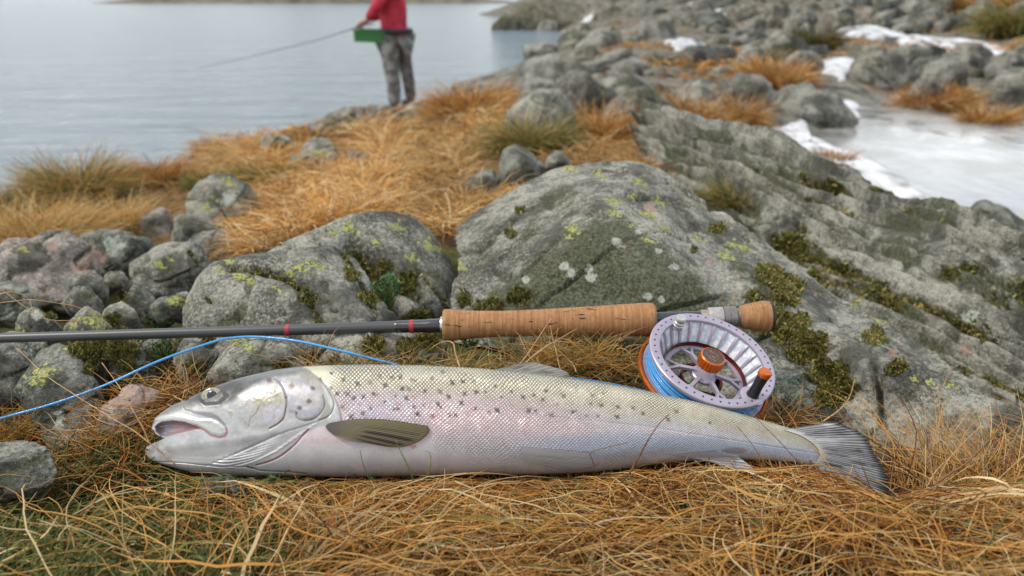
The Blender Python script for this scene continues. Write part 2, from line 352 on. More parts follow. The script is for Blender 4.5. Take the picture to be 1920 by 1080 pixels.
def rock(pts, Yb, Yt, label, mat=None, lvl=5, thick=0.7, seed=0, name='rock', group=None, rough=1.0, facets=9, cracks=(), sharp=True, cat_='rock', **kw):
    """a boulder whose seen outline is pts (pixels); its foot stands at distance Yb, its top at Yt"""
    r = np.random.default_rng(seed + 101)
    pts = np.array(pts, float); y0, y1 = pts[:, 1].min(), pts[:, 1].max()
    if Yb > 1.3:                                # stand on the ground that the photograph shows under its foot
        d = ray(pts[:, 0].mean(), y1 - .08 * (y1 - y0)); ts = np.exp(np.linspace(math.log(Yb * .45), math.log(Yb * 1.5), 260)); q = CAM + d * (ts / d[1])[:, None]; hit = np.nonzero(q[:, 2] < gz(q[:, 0], q[:, 1], False))[0]
        if len(hit) and hit[0] > 0: k_ = q[hit[0], 1] / Yb; Yb, Yt = Yb * k_, Yt * k_
    Yt = min(Yt, Yb + 1.7 * (y1 - y0) / FPX * Yb)
    Yv = Yb + (Yt - Yb) * (y1 - pts[:, 1]) / (y1 - y0 + 1e-6)
    W = P(pts[:, 0], pts[:, 1], Yv)
    c = (W.min(0) + W.max(0)) / 2; cen = 0.5 * c + 0.5 * W.mean(0)
    e1 = np.array([1.0, 0, 0]); e2 = P(cen[0] * 0 + pts[:, 0].mean(), y0, Yt) - P(pts[:, 0].mean(), y1, Yb); e2[0] = 0; e2 /= np.linalg.norm(e2)
    n = np.cross(e1, e2)                      # points to the camera side
    q = W - cen; a = q @ e1; b = q @ e2; th = np.arctan2(b, a); R = np.hypot(a, b); o = np.argsort(th); th, R, = th[o], R[o]
    tt = np.concatenate([th - 2 * math.pi, th, th + 2 * math.pi]); X = np.concatenate([R * np.cos(th)] * 3); Yy = np.concatenate([R * np.sin(th)] * 3)
    # radius along the straight polygon edges, sampled finely, then lightly smoothed
    fx = []; fy = []
    for i in range(len(tt) - 1):
        s = np.linspace(0, 1, 12, endpoint=False); fx.append(X[i] * (1 - s) + X[i + 1] * s); fy.append(Yy[i] * (1 - s) + Yy[i + 1] * s)
    fx = np.concatenate(fx); fy = np.concatenate(fy); ft = np.concatenate([tt[i] + (tt[i + 1] - tt[i]) * np.linspace(0, 1, 12, endpoint=False) for i in range(len(tt) - 1)])
    at = np.arctan2(fy, fx); k = np.round((ft - at) / (2 * math.pi)); at = at + k * 2 * math.pi
    g = np.linspace(-math.pi, math.pi, 361); oo = np.argsort(at); Rg = np.interp(g, at[oo], np.hypot(fx, fy)[oo])
    Rg = np.convolve(np.concatenate([Rg[-8:-1], Rg, Rg[1:8]]), np.hanning(9) / np.hanning(9).sum(), 'same')[7:-7]
    U, F = ico(lvl)
    al = np.arctan2(U[:, 1], U[:, 0]); rr = np.hypot(U[:, 0], U[:, 1]) ** 0.85
    Rv = np.interp(al, g, Rg) * rr; hw = 0.5 * (np.ptp(a) + np.ptp(b)) / 2
    size = hw; L3 = np.stack([Rv * np.cos(al), Rv * np.sin(al), U[:, 2] * thick * hw], -1)
    for f in range(int(facets * 1.6)):                    # flat broken faces
        d = r.normal(size=3); d[2] = abs(d[2]) * 1.3; d /= np.linalg.norm(d)
        pr = L3 @ d; mxp = pr.max(); lim = mxp * r.uniform(0.66, 0.93)
        L3 = L3 - d * (np.maximum(pr - lim, 0) * 0.93)[:, None]
    V = cen + L3[:, :1] * e1 + L3[:, 1:2] * e2 + L3[:, 2:] * n
    nd = (V - cen); nd /= np.linalg.norm(nd, axis=1, keepdims=True) + 1e-9
    s = V / size
    tilt = np.array([s[:, 0] * 0.9 + s[:, 2] * 0.7, s[:, 1] * 0.8, s[:, 2] * 1.6 - s[:, 0] * 0.8]).T
    dsp = 0.055 * fbm(s * 1.7 + seed, seed, 5, 0.55) - 0.10 * (ridged(tilt * 1.1 + seed, seed, 2) > 0.955) * 0.35 - 0.10 * sstep(0.90, 1.0, ridged(tilt * 1.0 + 3 + seed, seed, 1))
    dsp += 0.026 * fbm(s * 9 + seed, seed + 3, 4, 0.65) + 0.07 * (np.abs(vnoise(s * 2.6 + seed * 3, seed + 9)) - .25) + 0.03 * (np.abs(vnoise(s * 6.1 + seed, seed + 12)) - .25)
    dsp -= 0.05 * sstep(.93, 1, ridged(tilt * 2.3 + seed * 2, seed + 8, 1))
    crev = np.clip(sstep(.88, 1.0, ridged(tilt * 1.0 + 3 + seed, seed, 1)) + .8 * sstep(.91, 1, ridged(tilt * 2.3 + seed * 2, seed + 8, 1)), 0, 1)
    V = V + nd * (dsp * size * rough)[:, None]
    x, y = PX(V); front = ((V - cen) @ n) > -0.2 * hw
    for cr in cracks:
        pl, wd, dp = cr; dd = pdist(x + 3 * vnoise(V * 60, 3), y + 3 * vnoise(V * 60, 9), pl)
        V = V - n * (np.exp(-(dd / wd) ** 2) * dp * front)[:, None]
    at = rock_attrs(V, **kw); at['algae'] = np.clip(at['algae'] + .75 * crev, 0, 1)  # crevices darkened in the colour to look shaded
    for pl, wd, dp in cracks:
        dd = pdist(x, y, pl); at['moss'] = np.maximum(at['moss'], 0.7 * np.exp(-(dd / (wd * 1.0)) ** 2) * front)
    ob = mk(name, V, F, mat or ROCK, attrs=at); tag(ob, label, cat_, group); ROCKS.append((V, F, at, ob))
    return ob
def patch(name, rows, nu, nv, mat, label, disp, drop=(0, 0.12, -0.25), seed=0, cat_='rock', skirt=True, **kw):
    """a big rock surface through rows of (px,py,Y) control points, front foot to crest, with a back side"""
    R3 = [P(np.array(r)[:, 0], np.array(r)[:, 1], np.array(r)[:, 2]) for r in rows]
    R3.append(R3[-1] + np.array(drop) * 0.35 ); R3.append(R3[-2] + np.array(drop))
    A = np.stack([cat(r, nu) for r in R3], 0)            # rows x nu x 3
    # denser rows on the visible part
    B = np.stack([cat(A[:, i], nv) for i in range(nu)], 0)   # nu x nv x 3
    du = np.gradient(B, axis=0); dv = np.gradient(B, axis=1); N = np.cross(du, dv); N /= np.linalg.norm(N, axis=2, keepdims=True) + 1e-12
    V = B.reshape(-1, 3); N = N.reshape(-1, 3)
    uu, vv = np.meshgrid(np.linspace(0, 1, nu), np.linspace(0, 1, nv), indexing='ij')
    V = V + N * disp(V, uu.ravel(), vv.ravel())[:, None]
    F = gridF(nu, nv)
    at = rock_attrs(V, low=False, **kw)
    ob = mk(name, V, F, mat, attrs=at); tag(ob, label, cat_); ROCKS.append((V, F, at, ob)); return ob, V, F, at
# ------------------------------------------------------------------ ground as one height field
G = [(x, y, z) for x, y, z in [(-1,.2,-.02),(0,.2,0),(1,.2,-.02),(-.5,.4,-.02),(0,.42,-.005),(.5,.42,-.005),(-.4,.5,-.025),(0,.5,-.012),(.3,.5,-.008),(.5,.5,-.01),(-.45,.6,-.045),(-.15,.6,-.01),(.1,.60,.010),(.25,.59,-.032),(.16,.64,-.02),(.3,.66,-.03),(.6,.5,-.03),(-.7,.5,-.03),
     (-.5,.8,-.05),(-.3,.75,-.04),(0,.8,-.02),(-.6,1.0,-.08),(-.5,1.3,-.11),(.4,.8,-.12),(.7,.8,-.2),(.8,1.2,-.28)]]
for a in [(480,470,1.15),(600,420,1.3),(700,380,1.6),(900,400,1.35),(850,300,2.8),(600,300,2.8),(720,330,2.1),(700,250,4.8),(900,230,5.5),(1100,260,3.0),(1250,300,2.2),(1000,180,7),(1300,200,5.5),(1150,215,4.5),
          (0,470,1.5),(100,420,1.8),(250,400,1.9),(150,340,2.6),(0,382,2.3),(400,300,3.2),(330,330,2.8),(-300,420,2.2),(-300,520,1.2),(480,265,6.0),(560,250,8.0),(740,209,9.5),(655,230,8.8),(640,262,5.5),
          (1300,100,12),(1150,130,9.5),(1200,60,20),(1400,60,18),(1500,20,25),(1900,15,25),(1500,170,6.6),(1420,200,5.2),(1100,5,45),(1650,150,7.6),(1850,160,7.6),(1800,215,5.9),(1920,225,5.6),(2100,200,6),(1300,240,4.4),(1750,60,15),(1550,100,10.5),(1900,95,11.5),(1250,340,1.75),(1380,400,1.45)]:
    G.append(tuple(P(*a)))
for a in [(0,3.3,-.8),(200,3.9,-.85),(400,5.6,-.95),(-400,3.2,-.9),(0,5,-1.6),(300,8,-1.7),(500,10.5,-1.7),(700,12,-1.6),(-600,6,-1.7),(0,12,-2),(400,25,-2),(800,9.9,-1.06),(800,16,-1.7),(870,13.4,-1.08),(900,18,-1.5),(1000,17.2,-1.08),(1070,21.5,-1.05),(960,30,-2.2),(800,45,-2.5),(500,60,-2.5),(1010,40,-1.0),(930,43,-3.0),(1100,70,2.0),(1500,70,4),(1950,70,5),(2600,60,4),(960,75,-3.3),(900,80,-4.2),(2400,20,.2),(2300,10,-.1),
          (1500,3.6,-.66),(1650,3.4,-.66),(1700,4.4,-.66),(1900,3.0,-.66),(1900,4.6,-.62),(2200,3.5,-.62),(1420,4.6,-.53),(1560,6.0,-.56),(1550,2.9,-.55),(1900,2.0,-.5),(2400,2.0,-.5)]:
    G.append(tuple(PZ(*a)))
G = np.array(G)
def _q(x, y): return np.stack([x / y * 1.0, np.log(y) * 0.8], -1)
_gq = _q(G[:, 0], G[:, 1])
def _ker(d): return np.sqrt(d * d + 0.002)
_K = _ker(np.linalg.norm(_gq[:, None] - _gq[None], axis=2)) + np.eye(len(G)) * 0.0
_A = np.block([[_K + 1e-3 * np.eye(len(G)), np.ones((len(G), 1))], [np.ones((1, len(G))), np.zeros((1, 1))]])
_w = np.linalg.solve(_A, np.concatenate([G[:, 2], [0]]))
def gz(x, y, noise=True):
    x = np.atleast_1d(np.asarray(x, float)); y = np.atleast_1d(np.asarray(y, float)); o = np.zeros(x.shape)
    q = _q(x, y)
    for s in range(0, len(x), 40000):
        e = slice(s, s + 40000); o[e] = _ker(np.linalg.norm(q[e, None] - _gq[None], axis=2)) @ _w[:-1] + _w[-1]
    if noise:
        p = np.stack([x, y, x * 0], -1); A = np.clip(y * 0.02, 0.006, 0.35)
        o = o + .0 * y + (y > 4.5) * (x / np.maximum(y, .1) > .03) * .03 * y * np.abs(fbm(p / np.clip(y * 0.18, .3, 8)[:, None], 17, 3)) * sstep(4.5, 8, y)
        o = o + A * fbm(p / np.clip(y * 0.28, 0.12, 8)[:, None] * 1.0, 3, 3) * sstep(0.4, 1.2, y) + 0.004 * fbm(p * 14, 8, 3)
        o = o + 0.004 * fbm(p * 9, 8, 2) * (y < 0.55)
    return o
nU, nV = 340, 430
gu = np.linspace(-1.9, 1.9, nU); gv = np.exp(np.linspace(math.log(0.12), math.log(90), nV))
GU, GV = np.meshgrid(gu, gv, indexing='ij'); gx = (GU * GV).ravel(); gy = GV.ravel(); gzv = gz(gx, gy)
gV = np.stack([gx, gy, gzv], -1)
gpx, gpy = PX(gV)
m = M('ground_soil'); v = m.coord('Object')
n1 = m.noise(v, 6, 6, .65); n2 = m.noise(v, 60, 5, .7); n3 = m.noise(v, 1.2, 6, .7)
soil = m.mix(m.mr(n2, .35, .65), (0.016, 0.010, 0.005), (0.085, 0.05, 0.02))
soil = m.mix(m.mr(n1, .45, .62, 0, .8), soil, m.mix(m.mr(n2, .35, .65), (0.03, 0.035, 0.01), (0.11, 0.11, 0.03)))
straw = m.mix(m.mr(n2, .35, .65), (0.07, 0.035, 0.012), (0.24, 0.135, 0.055))
rk = m.mix(m.mr(m.noise(v, 3.5, 7, .75), .40, .58), (0.05, 0.05, 0.038), (0.25, 0.24, 0.20))
rk = m.mix(m.mr(m.noise(v, 1.3, 7, .78), .56, .64), rk, (0.20, 0.085, 0.03))
c = m.mix(m.attr('straw'), soil, straw); c = m.mix(m.attr('rocky'), c, rk)
m.set('Base Color', c); m.set('Roughness', .95); m.set('Specular IOR Level', .15)
m.bump(m.math('ADD', n2, m.math('MULTIPLY', n1, 2.0)), .8, .01)
straw_a = sstep(1.0, 1.6, gy) * (gpx < 1300) ; rocky_a = sstep(4.0, 6.0, gy) * sstep(960, 1080, gpx) 
rocky_a = np.maximum(rocky_a, sstep(8.8, 10.5, gy) * sstep(780, 830, gpx)); rocky_a = np.maximum(rocky_a, sstep(1.0, 1.3, gy) * sstep(1300, 1420, gpx) * 0.9)
ground = mk('ground', gV, gridF(nU, nV), m.m, attrs={'straw': straw_a, 'rocky': rocky_a}); tag(ground, kind='structure', label='peaty ground under grass and rocks falling to the lake')

# water
def wmat(name, col, rough, bs, sc, sc2, ior=1.33):
    m = M(name); v = m.coord('Object', sc); a = m.noise(v, 1.0, 4, .55, .4); b = m.noise(m.coord('Object', sc2), 1.0, 5, .65, .3)
    m.set('Base Color', col); m.set('Roughness', rough); m.set('IOR', ior)
    m.bump(m.math('ADD', m.mr(a, .3, .7, 0, 1.5), m.mr(b, .3, .7, 0, .55)), bs, .25); return m
WZ = -1.10
m = wmat('lake_water', (0.34, 0.43, 0.49), .12, 1.0, (0.30, 1.3, 1), (1.6, 5.5, 1))
wl = mk('lake_water', np.array([(-2500, 2.4, WZ), (400, 2.4, WZ), (400, 4000, WZ), (-2500, 4000, WZ)], float), np.array([[0, 1, 2, 3]]), m.m, smooth=False, origin=(0, 0, WZ)); tag(wl, kind='structure', label='rippled pale grey lake water')
# far shore
def shore(x0, x1, Y, h, seed, name, label, col):
    n = 160; xs = np.linspace(x0, x1, n); prof = np.clip(h * (0.65 + 0.5 * fbm(np.stack([xs / 14.0, xs * 0, xs * 0], -1), seed, 4)) * np.clip(np.minimum(xs - x0, x1 - xs) / 18, 0, 1), 0, 99)
    V = []
    for k, (f, dy) in enumerate([(0, -3), (.35, -1.5), (.75, 1), (1, 6), (.6, 14), (0, 22)]): V.append(np.stack([xs, Y + dy + fbm(np.stack([xs / 6, xs * 0 + k, xs * 0], -1), 4, 3), WZ - .2 + prof * f], -1))
    V = np.stack(V, 1).reshape(-1, 3); m = M(name); v = m.coord('Object'); nn = m.noise(v, .5, 6, .7)
    m.set('Base Color', m.mix(m.mr(nn, .4, .6), col, tuple(q * 1.9 for q in col))); m.set('Roughness', .95)
    o = mk(name, V, gridF(n, 6), m.m); tag(o, kind='structure', label=label)
shore(-62, 8, 118, 2.6, 3, 'far_shore', 'low far shore across the lake', (0.10, 0.09, 0.06))
shore(-140, 30, 260, 3.4, 7, 'far_hills', 'distant low land beyond the lake', (0.13, 0.13, 0.12))

# frozen pond and snow on the right
m = M('pond_ice'); v = m.coord('Object'); a = m.noise(v, 2.2, 6, .65, .5); b = m.noise(v, 26, 4, .6)
m.set('Base Color', m.mix(m.mr(a, .35, .65), (0.17, 0.17, 0.155), (0.36, 0.35, 0.32))); m.set('Roughness', m.mr(a, .35, .65, .08, .30)); m.set('IOR', 1.33)
m.bump(m.math('ADD', m.noise(m.coord('Object', (1.5, .5, 1)), 2.0, 4), m.math('MULTIPLY', b, .05)), .16, .06)
ICEZ = -.5
ipts = [(1290,3.0),(1380,4.3),(1440,5.2),(1560,6.5),(1640,7.2),(1720,6.9),(1760,6.0),(1900,5.6),(2300,5.2),(2500,3),(2500,1.5),(1900,1.45),(1700,1.8),(1500,2.5)]
iv = np.array([PZ(a, b, ICEZ) for a, b in ipts]); cen = iv.mean(0)
ob = mk('pond_ice', np.vstack([cen, iv]), np.array([[0, i + 1, (i + 1) % len(iv) + 1] for i in range(len(iv))]), m.m, smooth=False); tag(ob, kind='structure', label='grey ice sheet on the small pond')
m = M('snow'); v = m.coord('Object'); m.set('Base Color', m.mix(m.mr(m.noise(v, 6, 8, .8), .38, .54), (0.34, 0.33, 0.31), (0.76, 0.77, 0.79))); m.set('Roughness', .7); m.bump(m.noise(v, 14, 5, .6), .6, .03)
m.set('Subsurface Weight', 0.0); SNOW = m.m
def snow(pts, z, label, h=.06, seed=0, ground_follow=False):
    """a low drift over a pixel outline lying at height z"""
    pts = np.array(pts, float); d = ray(pts[:, 0], pts[:, 1]); t = (z - CZ) / d[:, 2]; W = (CAM + d * t[:, None])[:, :2]
    if ground_follow:
        tq = np.exp(np.linspace(math.log(4), math.log(60), 300)); W = []
        for dd in d:
            q = CAM + dd * (tq / dd[1])[:, None]; hit = np.nonzero(q[:, 2] < gz(q[:, 0], q[:, 1]))[0]; W.append(q[hit[0] if len(hit) else 150, :2])
        W = np.array(W)
    cn0 = W[:, 1].mean(); n = 120; K = len(W); e = np.vstack([W, W[:1]]); s = np.linspace(0, K, n, endpoint=False); i = s.astype(int); f = (s - i)[:, None]; B = e[i] * (1 - f) + e[i + 1] * f
    B = B + 0.03 * np.stack([fbm(np.stack([B[:, 0] * 5, B[:, 1] * 3, B[:, 0] * 0], -1), seed, 3), fbm(np.stack([B[:, 0] * 5, B[:, 1] * 3, B[:, 0] * 0 + 5], -1), seed, 3)], -1) * 3 * max(1, cn0 / 5)
    cn = W.mean(0); V = []
    for r, hh in [(1.06, -.12), (1, 0), (.93, .5), (.8, .85), (.6, 1), (.35, 1.05), (.05, 1.05)]:
        q = cn + (B - cn) * r; zz = (gz(q[:, 0], q[:, 1]) if ground_follow else z) + h * hh + .015 * fbm(np.stack([q[:, 0] * 6, q[:, 1] * 6, q[:, 0] * 0], -1), 2, 3) * (hh > 0)
        q = q + (r > .5) * .012 * cn0 * fbm(np.stack([q[:, 0] * 9 / cn0 * 3, q[:, 1] * 9 / cn0 * 2, q[:, 0] * 0], -1), 14, 3)[:, None]; V.append(np.stack([q[:, 0], q[:, 1], zz * 1 + 0 * q[:, 0] + (hh > 0) * .02 * cn0 / 5 * fbm(np.stack([q[:, 0] * 3, q[:, 1] * 2, q[:, 0] * 0], -1), 12, 4)], -1))
    V = np.stack(V, 1).reshape(-1, 3)
    ob = mk('snow', V, gridF(n, 7, closeu=True), SNOW); tag(ob, kind='structure', label=label)
snow([(1345,258),(1400,240),(1430,205),(1480,208),(1500,250),(1560,290),(1660,330),(1740,385),(1760,402),(1700,385),(1600,330),(1500,292),(1400,272)], ICEZ, 'snow bank along the near edge of the frozen pond', .05, 1)
snow([(1440,205),(1500,175),(1560,168),(1600,190),(1590,240),(1530,235),(1480,215)], ICEZ, 'snow on the far left end of the pond', .04, 2)
snow([(1525,120),(1560,112),(1612,122),(1605,140),(1570,156),(1540,140)], -.43, 'snow drift between boulders above the pond', .05, 3, True)
snow([(1580,58),(1640,56),(1720,80),(1880,92),(1875,104),(1760,98),(1680,82),(1600,70)], -.30, 'long snow streak across the heath', .1, 4, True)
snow([(1255,80),(1270,76),(1312,88),(1305,98),(1270,96)], -.42, 'small snow patch among far boulders', .08, 5, True)
snow([(1650,180),(1760,205),(1680,190)], ICEZ, 'thin snow edge beside orange grass', .03, 6)
snow([(1320,26),(1345,24),(1350,34),(1325,36)], -.2, 'tiny far snow patch', .1, 8, True)
snow([(1088,32),(1110,30),(1118,38),(1095,42)], -.6, 'tiny snow patch on the headland', .1, 9, True)

ROCKG = rock_mat('granite_distant_warm', (0.27, 0.25, 0.20), (0.09, 0.08, 0.055), (0.20, 0.14, 0.09), scale=0.3, lich=0.4)
ROCKF2 = rock_mat('granite_distant_dark', (0.16, 0.165, 0.14), (0.05, 0.055, 0.045), (0.10, 0.10, 0.07), scale=0.3, lich=0.5)
# ------------------------------------------------------------------ large rocks
def dispA(V, u, v):
    s = np.stack([V[:, 0], V[:, 1], V[:, 2]], -1)
    d = .010 * fbm(s * 7, 11, 4) + .0035 * fbm(s * 40, 12, 4, .6) + .0015 * fbm(s * 130, 13, 2)
    k = np.stack([s[:, 0] * 4 + s[:, 1] * 5, s[:, 0] * -9 + s[:, 1] * 16, s[:, 2] * 14], -1)
    d -= .006 * sstep(.90, 1, ridged(k * .9, 4, 1)) 
    x, y = PX(V)
    for pl, wd, dp in [([(1180,360),(1260,375),(1340,400),(1400,450)], 4, .012), ([(1250,345),(1300,372),(1365,400)], 3, .012), ([(1640,690),(1650,760),(1660,820)], 6, .015), ([(1640,660),(1750,680),(1900,740)], 3, .006), ([(860,470),(900,470),(960,410)], 5, .012), ([(1560,600),(1640,665)], 5, .008)]:
        d -= dp * np.exp(-(pdist(x + 5 * vnoise(s * 50, 5), y + 5 * vnoise(s * 50, 6), pl) / wd) ** 2)
    return d
Arows = [
 [(850,640,.76),(930,650,.735),(1030,660,.71),(1130,670,.70),(1230,680,.69),(1330,740,.66),(1440,770,.64),(1540,800,.62),(1640,870,.58),(1760,940,.53),(1920,1010,.50),(2080,1060,.48)],
 [(845,560,.82),(920,575,.78),(1010,585,.75),(1110,585,.74),(1230,600,.725),(1330,620,.72),(1430,650,.71),(1530,700,.685),(1612,770,.635),(1740,830,.59),(1900,890,.56),(2060,940,.54)],
 [(858,500,.89),(905,500,.86),(1000,478,.83),(1110,410,.84),(1230,435,.82),(1350,525,.79),(1410,540,.78),(1510,620,.74),(1640,660,.665),(1740,700,.64),(1880,760,.60),(2040,820,.57)],
 [(858,450,.98),(912,400,1.0),(1010,345,1.04),(1095,318,1.07),(1190,322,1.07),(1290,385,1.0),(1420,480,.90),(1540,570,.84),(1680,640,.78),(1800,715,.72),(1930,800,.67),(2080,870,.64)],
 [(862,430,1.02),(918,386,1.05),(1012,334,1.10),(1090,302,1.14),(1190,303,1.14),(1300,366,1.07),(1440,466,.96),(1560,556,.89),(1700,630,.82),(1815,705,.75),(1940,790,.70),(2085,860,.67)]]
bigA, VA, FA, atA = patch('boulder', Arows, 620, 260, ROCK, 'large lichen-spotted grey rock with a mossy dark face behind the cork rod handle', dispA)
def dispB(V, u, v):
    global CREV
    sc = V[:, 1]; q = lambda a, b: np.stack([u * a, v * b, u * 0], -1)
    kk = v * 26 - u * 5 + .9 * fbm(q(4, 5), 61, 3) + .35 * fbm(q(14, 14), 63, 3) + 3; fl = np.floor(kk); fr_ = kk - fl
    am = .5 + .5 * vnoise(np.stack([u * 3.5, fl * 7.3, u * 0], -1), 71)
    prof = np.where(fr_ < .16, fr_ / .16, 1 - (fr_ - .16) / .84 * .9); prof = prof * prof * (3 - 2 * prof)
    j2 = np.abs(vnoise(np.stack([u * 9 + v * 5 + fl * 2.7, v * 2 + fl, u * 0], -1), 73)); blk = sstep(.10, .0, j2) * sstep(-.1, .3, vnoise(q(5, 4), 74))
    crack = sstep(.10, .0, fr_) + sstep(.93, 1., fr_); CREV = np.clip(crack * sstep(.15, .6, am) + .8 * blk, 0, 1)
    return sc * (.034 * (am - .1) * prof - .010 * blk + .020 * fbm(q(6, 8), 75, 3) + .0045 * fbm(q(40, 50), 76, 4, .6) - .004 - .030 * sstep(.22, .0, v))
Brows = [
 [(1180,285,2.0),(1250,335,1.65),(1320,395,1.4),(1420,465,1.2),(1530,550,1.05),(1650,630,.95),(1800,730,.85),(1950,840,.78),(2120,910,.74)],
 [(1190,245,2.1),(1290,292,1.78),(1400,340,1.54),(1520,405,1.34),(1640,468,1.18),(1760,548,1.04),(1880,630,.93),(2020,710,.86),(2180,790,.80)],
 [(1200,222,2.2),(1320,256,1.95),(1450,284,1.75),(1580,330,1.55),(1690,375,1.40),(1770,402,1.30),(1850,430,1.20),(1960,470,1.08),(2120,530,.98)]]
slabB, VB, FB, atB = patch('bedrock_slab', Brows, 560, 260, ROCK, 'long layered grey bedrock slope with moss running down to the right', dispB, drop=(0, .30, -.6))
_n = fbm(np.stack([VB[:, 0] * 9, VB[:, 1] * 5, VB[:, 2] * 9], -1), 31, 4, .6)
bx, by = PX(VB)
_u = np.repeat(np.linspace(0, 1, 560), 260); _v = np.tile(np.linspace(0, 1, 260), 560)
stk_ = fbm(np.stack([_u * 7, _v * 42 - _u * 8 + 1.0 * fbm(np.stack([_u * 5, _v * 6, _u * 0], -1), 81, 3), _u * 0], -1), 82, 4, .55)
STREAK = sstep(-.02, .28, stk_)
valley = psoft(bx, by, [(1400,405),(1500,425),(1570,475),(1700,548),(1800,600),(1920,640),(1960,800),(1800,730),(1640,630),(1500,540),(1380,455)], 26)
mm = np.clip(np.maximum(.95 * valley * sstep(-.30, .12, _n + .5 * stk_), .72 * sstep(.12, .36, stk_) * sstep(-.1, .2, _n) * sstep(250, 380, by)), 0, 1)
atB['algae'] = np.clip(.75 * CREV + .62 * STREAK + atB['algae'], 0, 1); slabB.data.attributes['algae'].data.foreach_set('value', atB['algae'].astype(np.float32))  # crevice shade goes into the colour; the streaks are growth
mm = np.clip(mm * (.6 + .4 * sstep(-.1, .25, fbm(np.stack([VB[:, 0] * 14, VB[:, 1] * 9, VB[:, 2] * 14], -1), 39, 3))) + .45 * CREV * sstep(-.1, .3, _n), 0, 1)
slabB.data.attributes['moss'].data.foreach_set('value', np.maximum(atB['moss'], mm).astype(np.float32)); atB['moss'] = np.maximum(atB['moss'], mm)

rock([(350,660),(350,590),(372,545),(400,510),(470,483),(560,470),(640,463),(668,480),(690,520),(705,560),(740,600),(830,640),(850,690),(700,740),(500,740),(380,720)], .69, .83, 'big split grey boulder with yellow lichen dots left of the cork grip', lvl=6, thick=.55, seed=3, rough=.45, facets=4, name='boulder',
     cracks=[([(425,498),(480,503),(540,520),(570,545),(600,600),(650,640)], 7, .012), ([(570,545),(620,570),(660,620)], 3, .006), ([(385,560),(420,575),(450,600)], 3, .006), ([(640,470),(670,520),(700,580)], 6, .008)])
rock([(470,490),(545,452),(600,432),(660,422),(750,419),(800,428),(838,445),(880,500),(910,570),(905,660),(700,690),(560,640),(500,560)], .78, .98, 'rounded grey boulder with a leafy plant in its crack', lvl=6, thick=.5, seed=5, rough=.4, facets=4, name='boulder',
     cracks=[([(590,440),(600,462),(660,470)], 3, .007), ([(655,455),(690,490),(720,540),(740,620)], 12, .022), ([(780,500),(830,560),(880,640)], 4, .007), ([(820,600),(780,560),(740,540)], 5, .007)])
R = rock
R([(-60,510),(30,460),(80,441),(115,437),(150,455),(190,485),(180,525),(120,565),(50,570),(-60,560)], .98, 1.18, 'broad pinkish grey rock at the left edge below the pale tussock', ROCKP, 5, .6, 11, facets=6)
R([(122,465),(150,447),(205,445),(300,450),(316,467),(260,500),(200,528),(155,522)], 1.12, 1.32, 'flat greenish rock right of the pinkish rock', ROCKD, 5, .6, 12, facets=5, moss=.15)
R([(316,440),(345,365),(380,346),(403,336),(433,334),(455,347),(480,363),(486,393),(467,420),(440,436),(415,448),(360,455)], 1.38, 1.58, 'upright boulder with a large pale green lichen patch beside the orange grass', ROCK, 5, .6, 13, cracks=[([(345,370),(400,372),(440,430)], 4, .01)])
R([(313,435),(340,418),(400,420),(418,447),(370,468),(318,464)], 1.28, 1.36, 'dark rounded stone tucked under the upright boulder', ROCKD, 4, .8, 14, facets=5, algae=.3)
R([(355,455),(370,443),(393,438),(433,444),(456,467),(446,492),(400,495),(365,478)], 1.18, 1.28, 'small angular grey rock below the dark rounded stone', ROCK, 5, .7, 15)
R([(236,515),(247,493),(283,478),(323,466),(355,463),(388,471),(405,507),(400,540),(353,550),(320,553),(283,550),(247,545)], .98, 1.14, 'pale grey rock with a small yellow spot between the left stones', ROCK, 5, .65, 16, cracks=[([(350,466),(375,500),(400,510)], 3, .008)])
R([(126,545),(135,522),(160,512),(185,518),(203,537),(200,554),(165,563),(130,557)], .93, 1.0, 'rounded violet grey stone below the pinkish rock', ROCK, 4, .8, 17, facets=4)
R([(195,525),(217,510),(240,513),(250,537),(227,550),(203,543)], .98, 1.03, 'small rounded stone left of the pale grey rock', ROCK, 4, .8, 18, facets=4)
R([(115,570),(133,553),(153,546),(177,551),(193,570),(190,590),(160,594),(127,584)], .87, .93, 'smooth low stone above the yellow-lichened stone', ROCK, 4, .8, 19, facets=4)
R([(228,565),(247,545),(267,541),(283,548),(294,567),(289,590),(273,602),(250,590),(230,578)], .84, .9, 'egg-shaped grey stone standing by the big split boulder', ROCK, 4, .8, 20, facets=4)
R([(182,588),(200,573),(233,573),(257,591),(270,617),(233,628),(195,615)], .77, .83, 'grey and moss stone just above the rod', ROCK, 4, .8, 21, facets=5)
R([(118,625),(143,597),(167,589),(193,599),(210,615),(220,650),(115,650)], .71, .76, 'stone crusted with bright yellow lichen behind the rod', ROCK, 4, .8, 22, facets=5)
R([(306,560),(333,548),(358,555),(363,580),(347,597),(313,592)], .80, .85, 'small mottled stone with a yellow lichen cap', ROCK, 4, .8, 23, facets=5)
R([(278,585),(300,565),(327,565),(336,587),(300,608),(280,602)], .79, .83, 'small dark stone beside the yellow capped stone', ROCKD, 4, .8, 24, facets=5, algae=.3)
R([(-60,545),(20,535),(53,538),(67,567),(58,597),(-60,600)], .84, .93, 'grey rock cut by the left edge of the picture above the rod', ROCKD, 5, .7, 25)
R([(32,605),(50,592),(83,585),(105,597),(116,617),(100,640),(30,640)], .74, .79, 'low pale stone behind the rod at the far left', ROCK, 4, .8, 26, facets=5)
R([(262,420),(270,405),(287,395),(303,391),(322,403),(320,440),(293,452),(268,440)], 1.44, 1.52, 'small pinkish stone left of the upright boulder', ROCKP, 4, .8, 27, facets=5)
R([(250,398),(262,390),(275,394),(276,408),(256,410)], 1.56, 1.6, 'pebble in the grass above the pinkish stone', ROCKP, 3, .8, 28, facets=4)
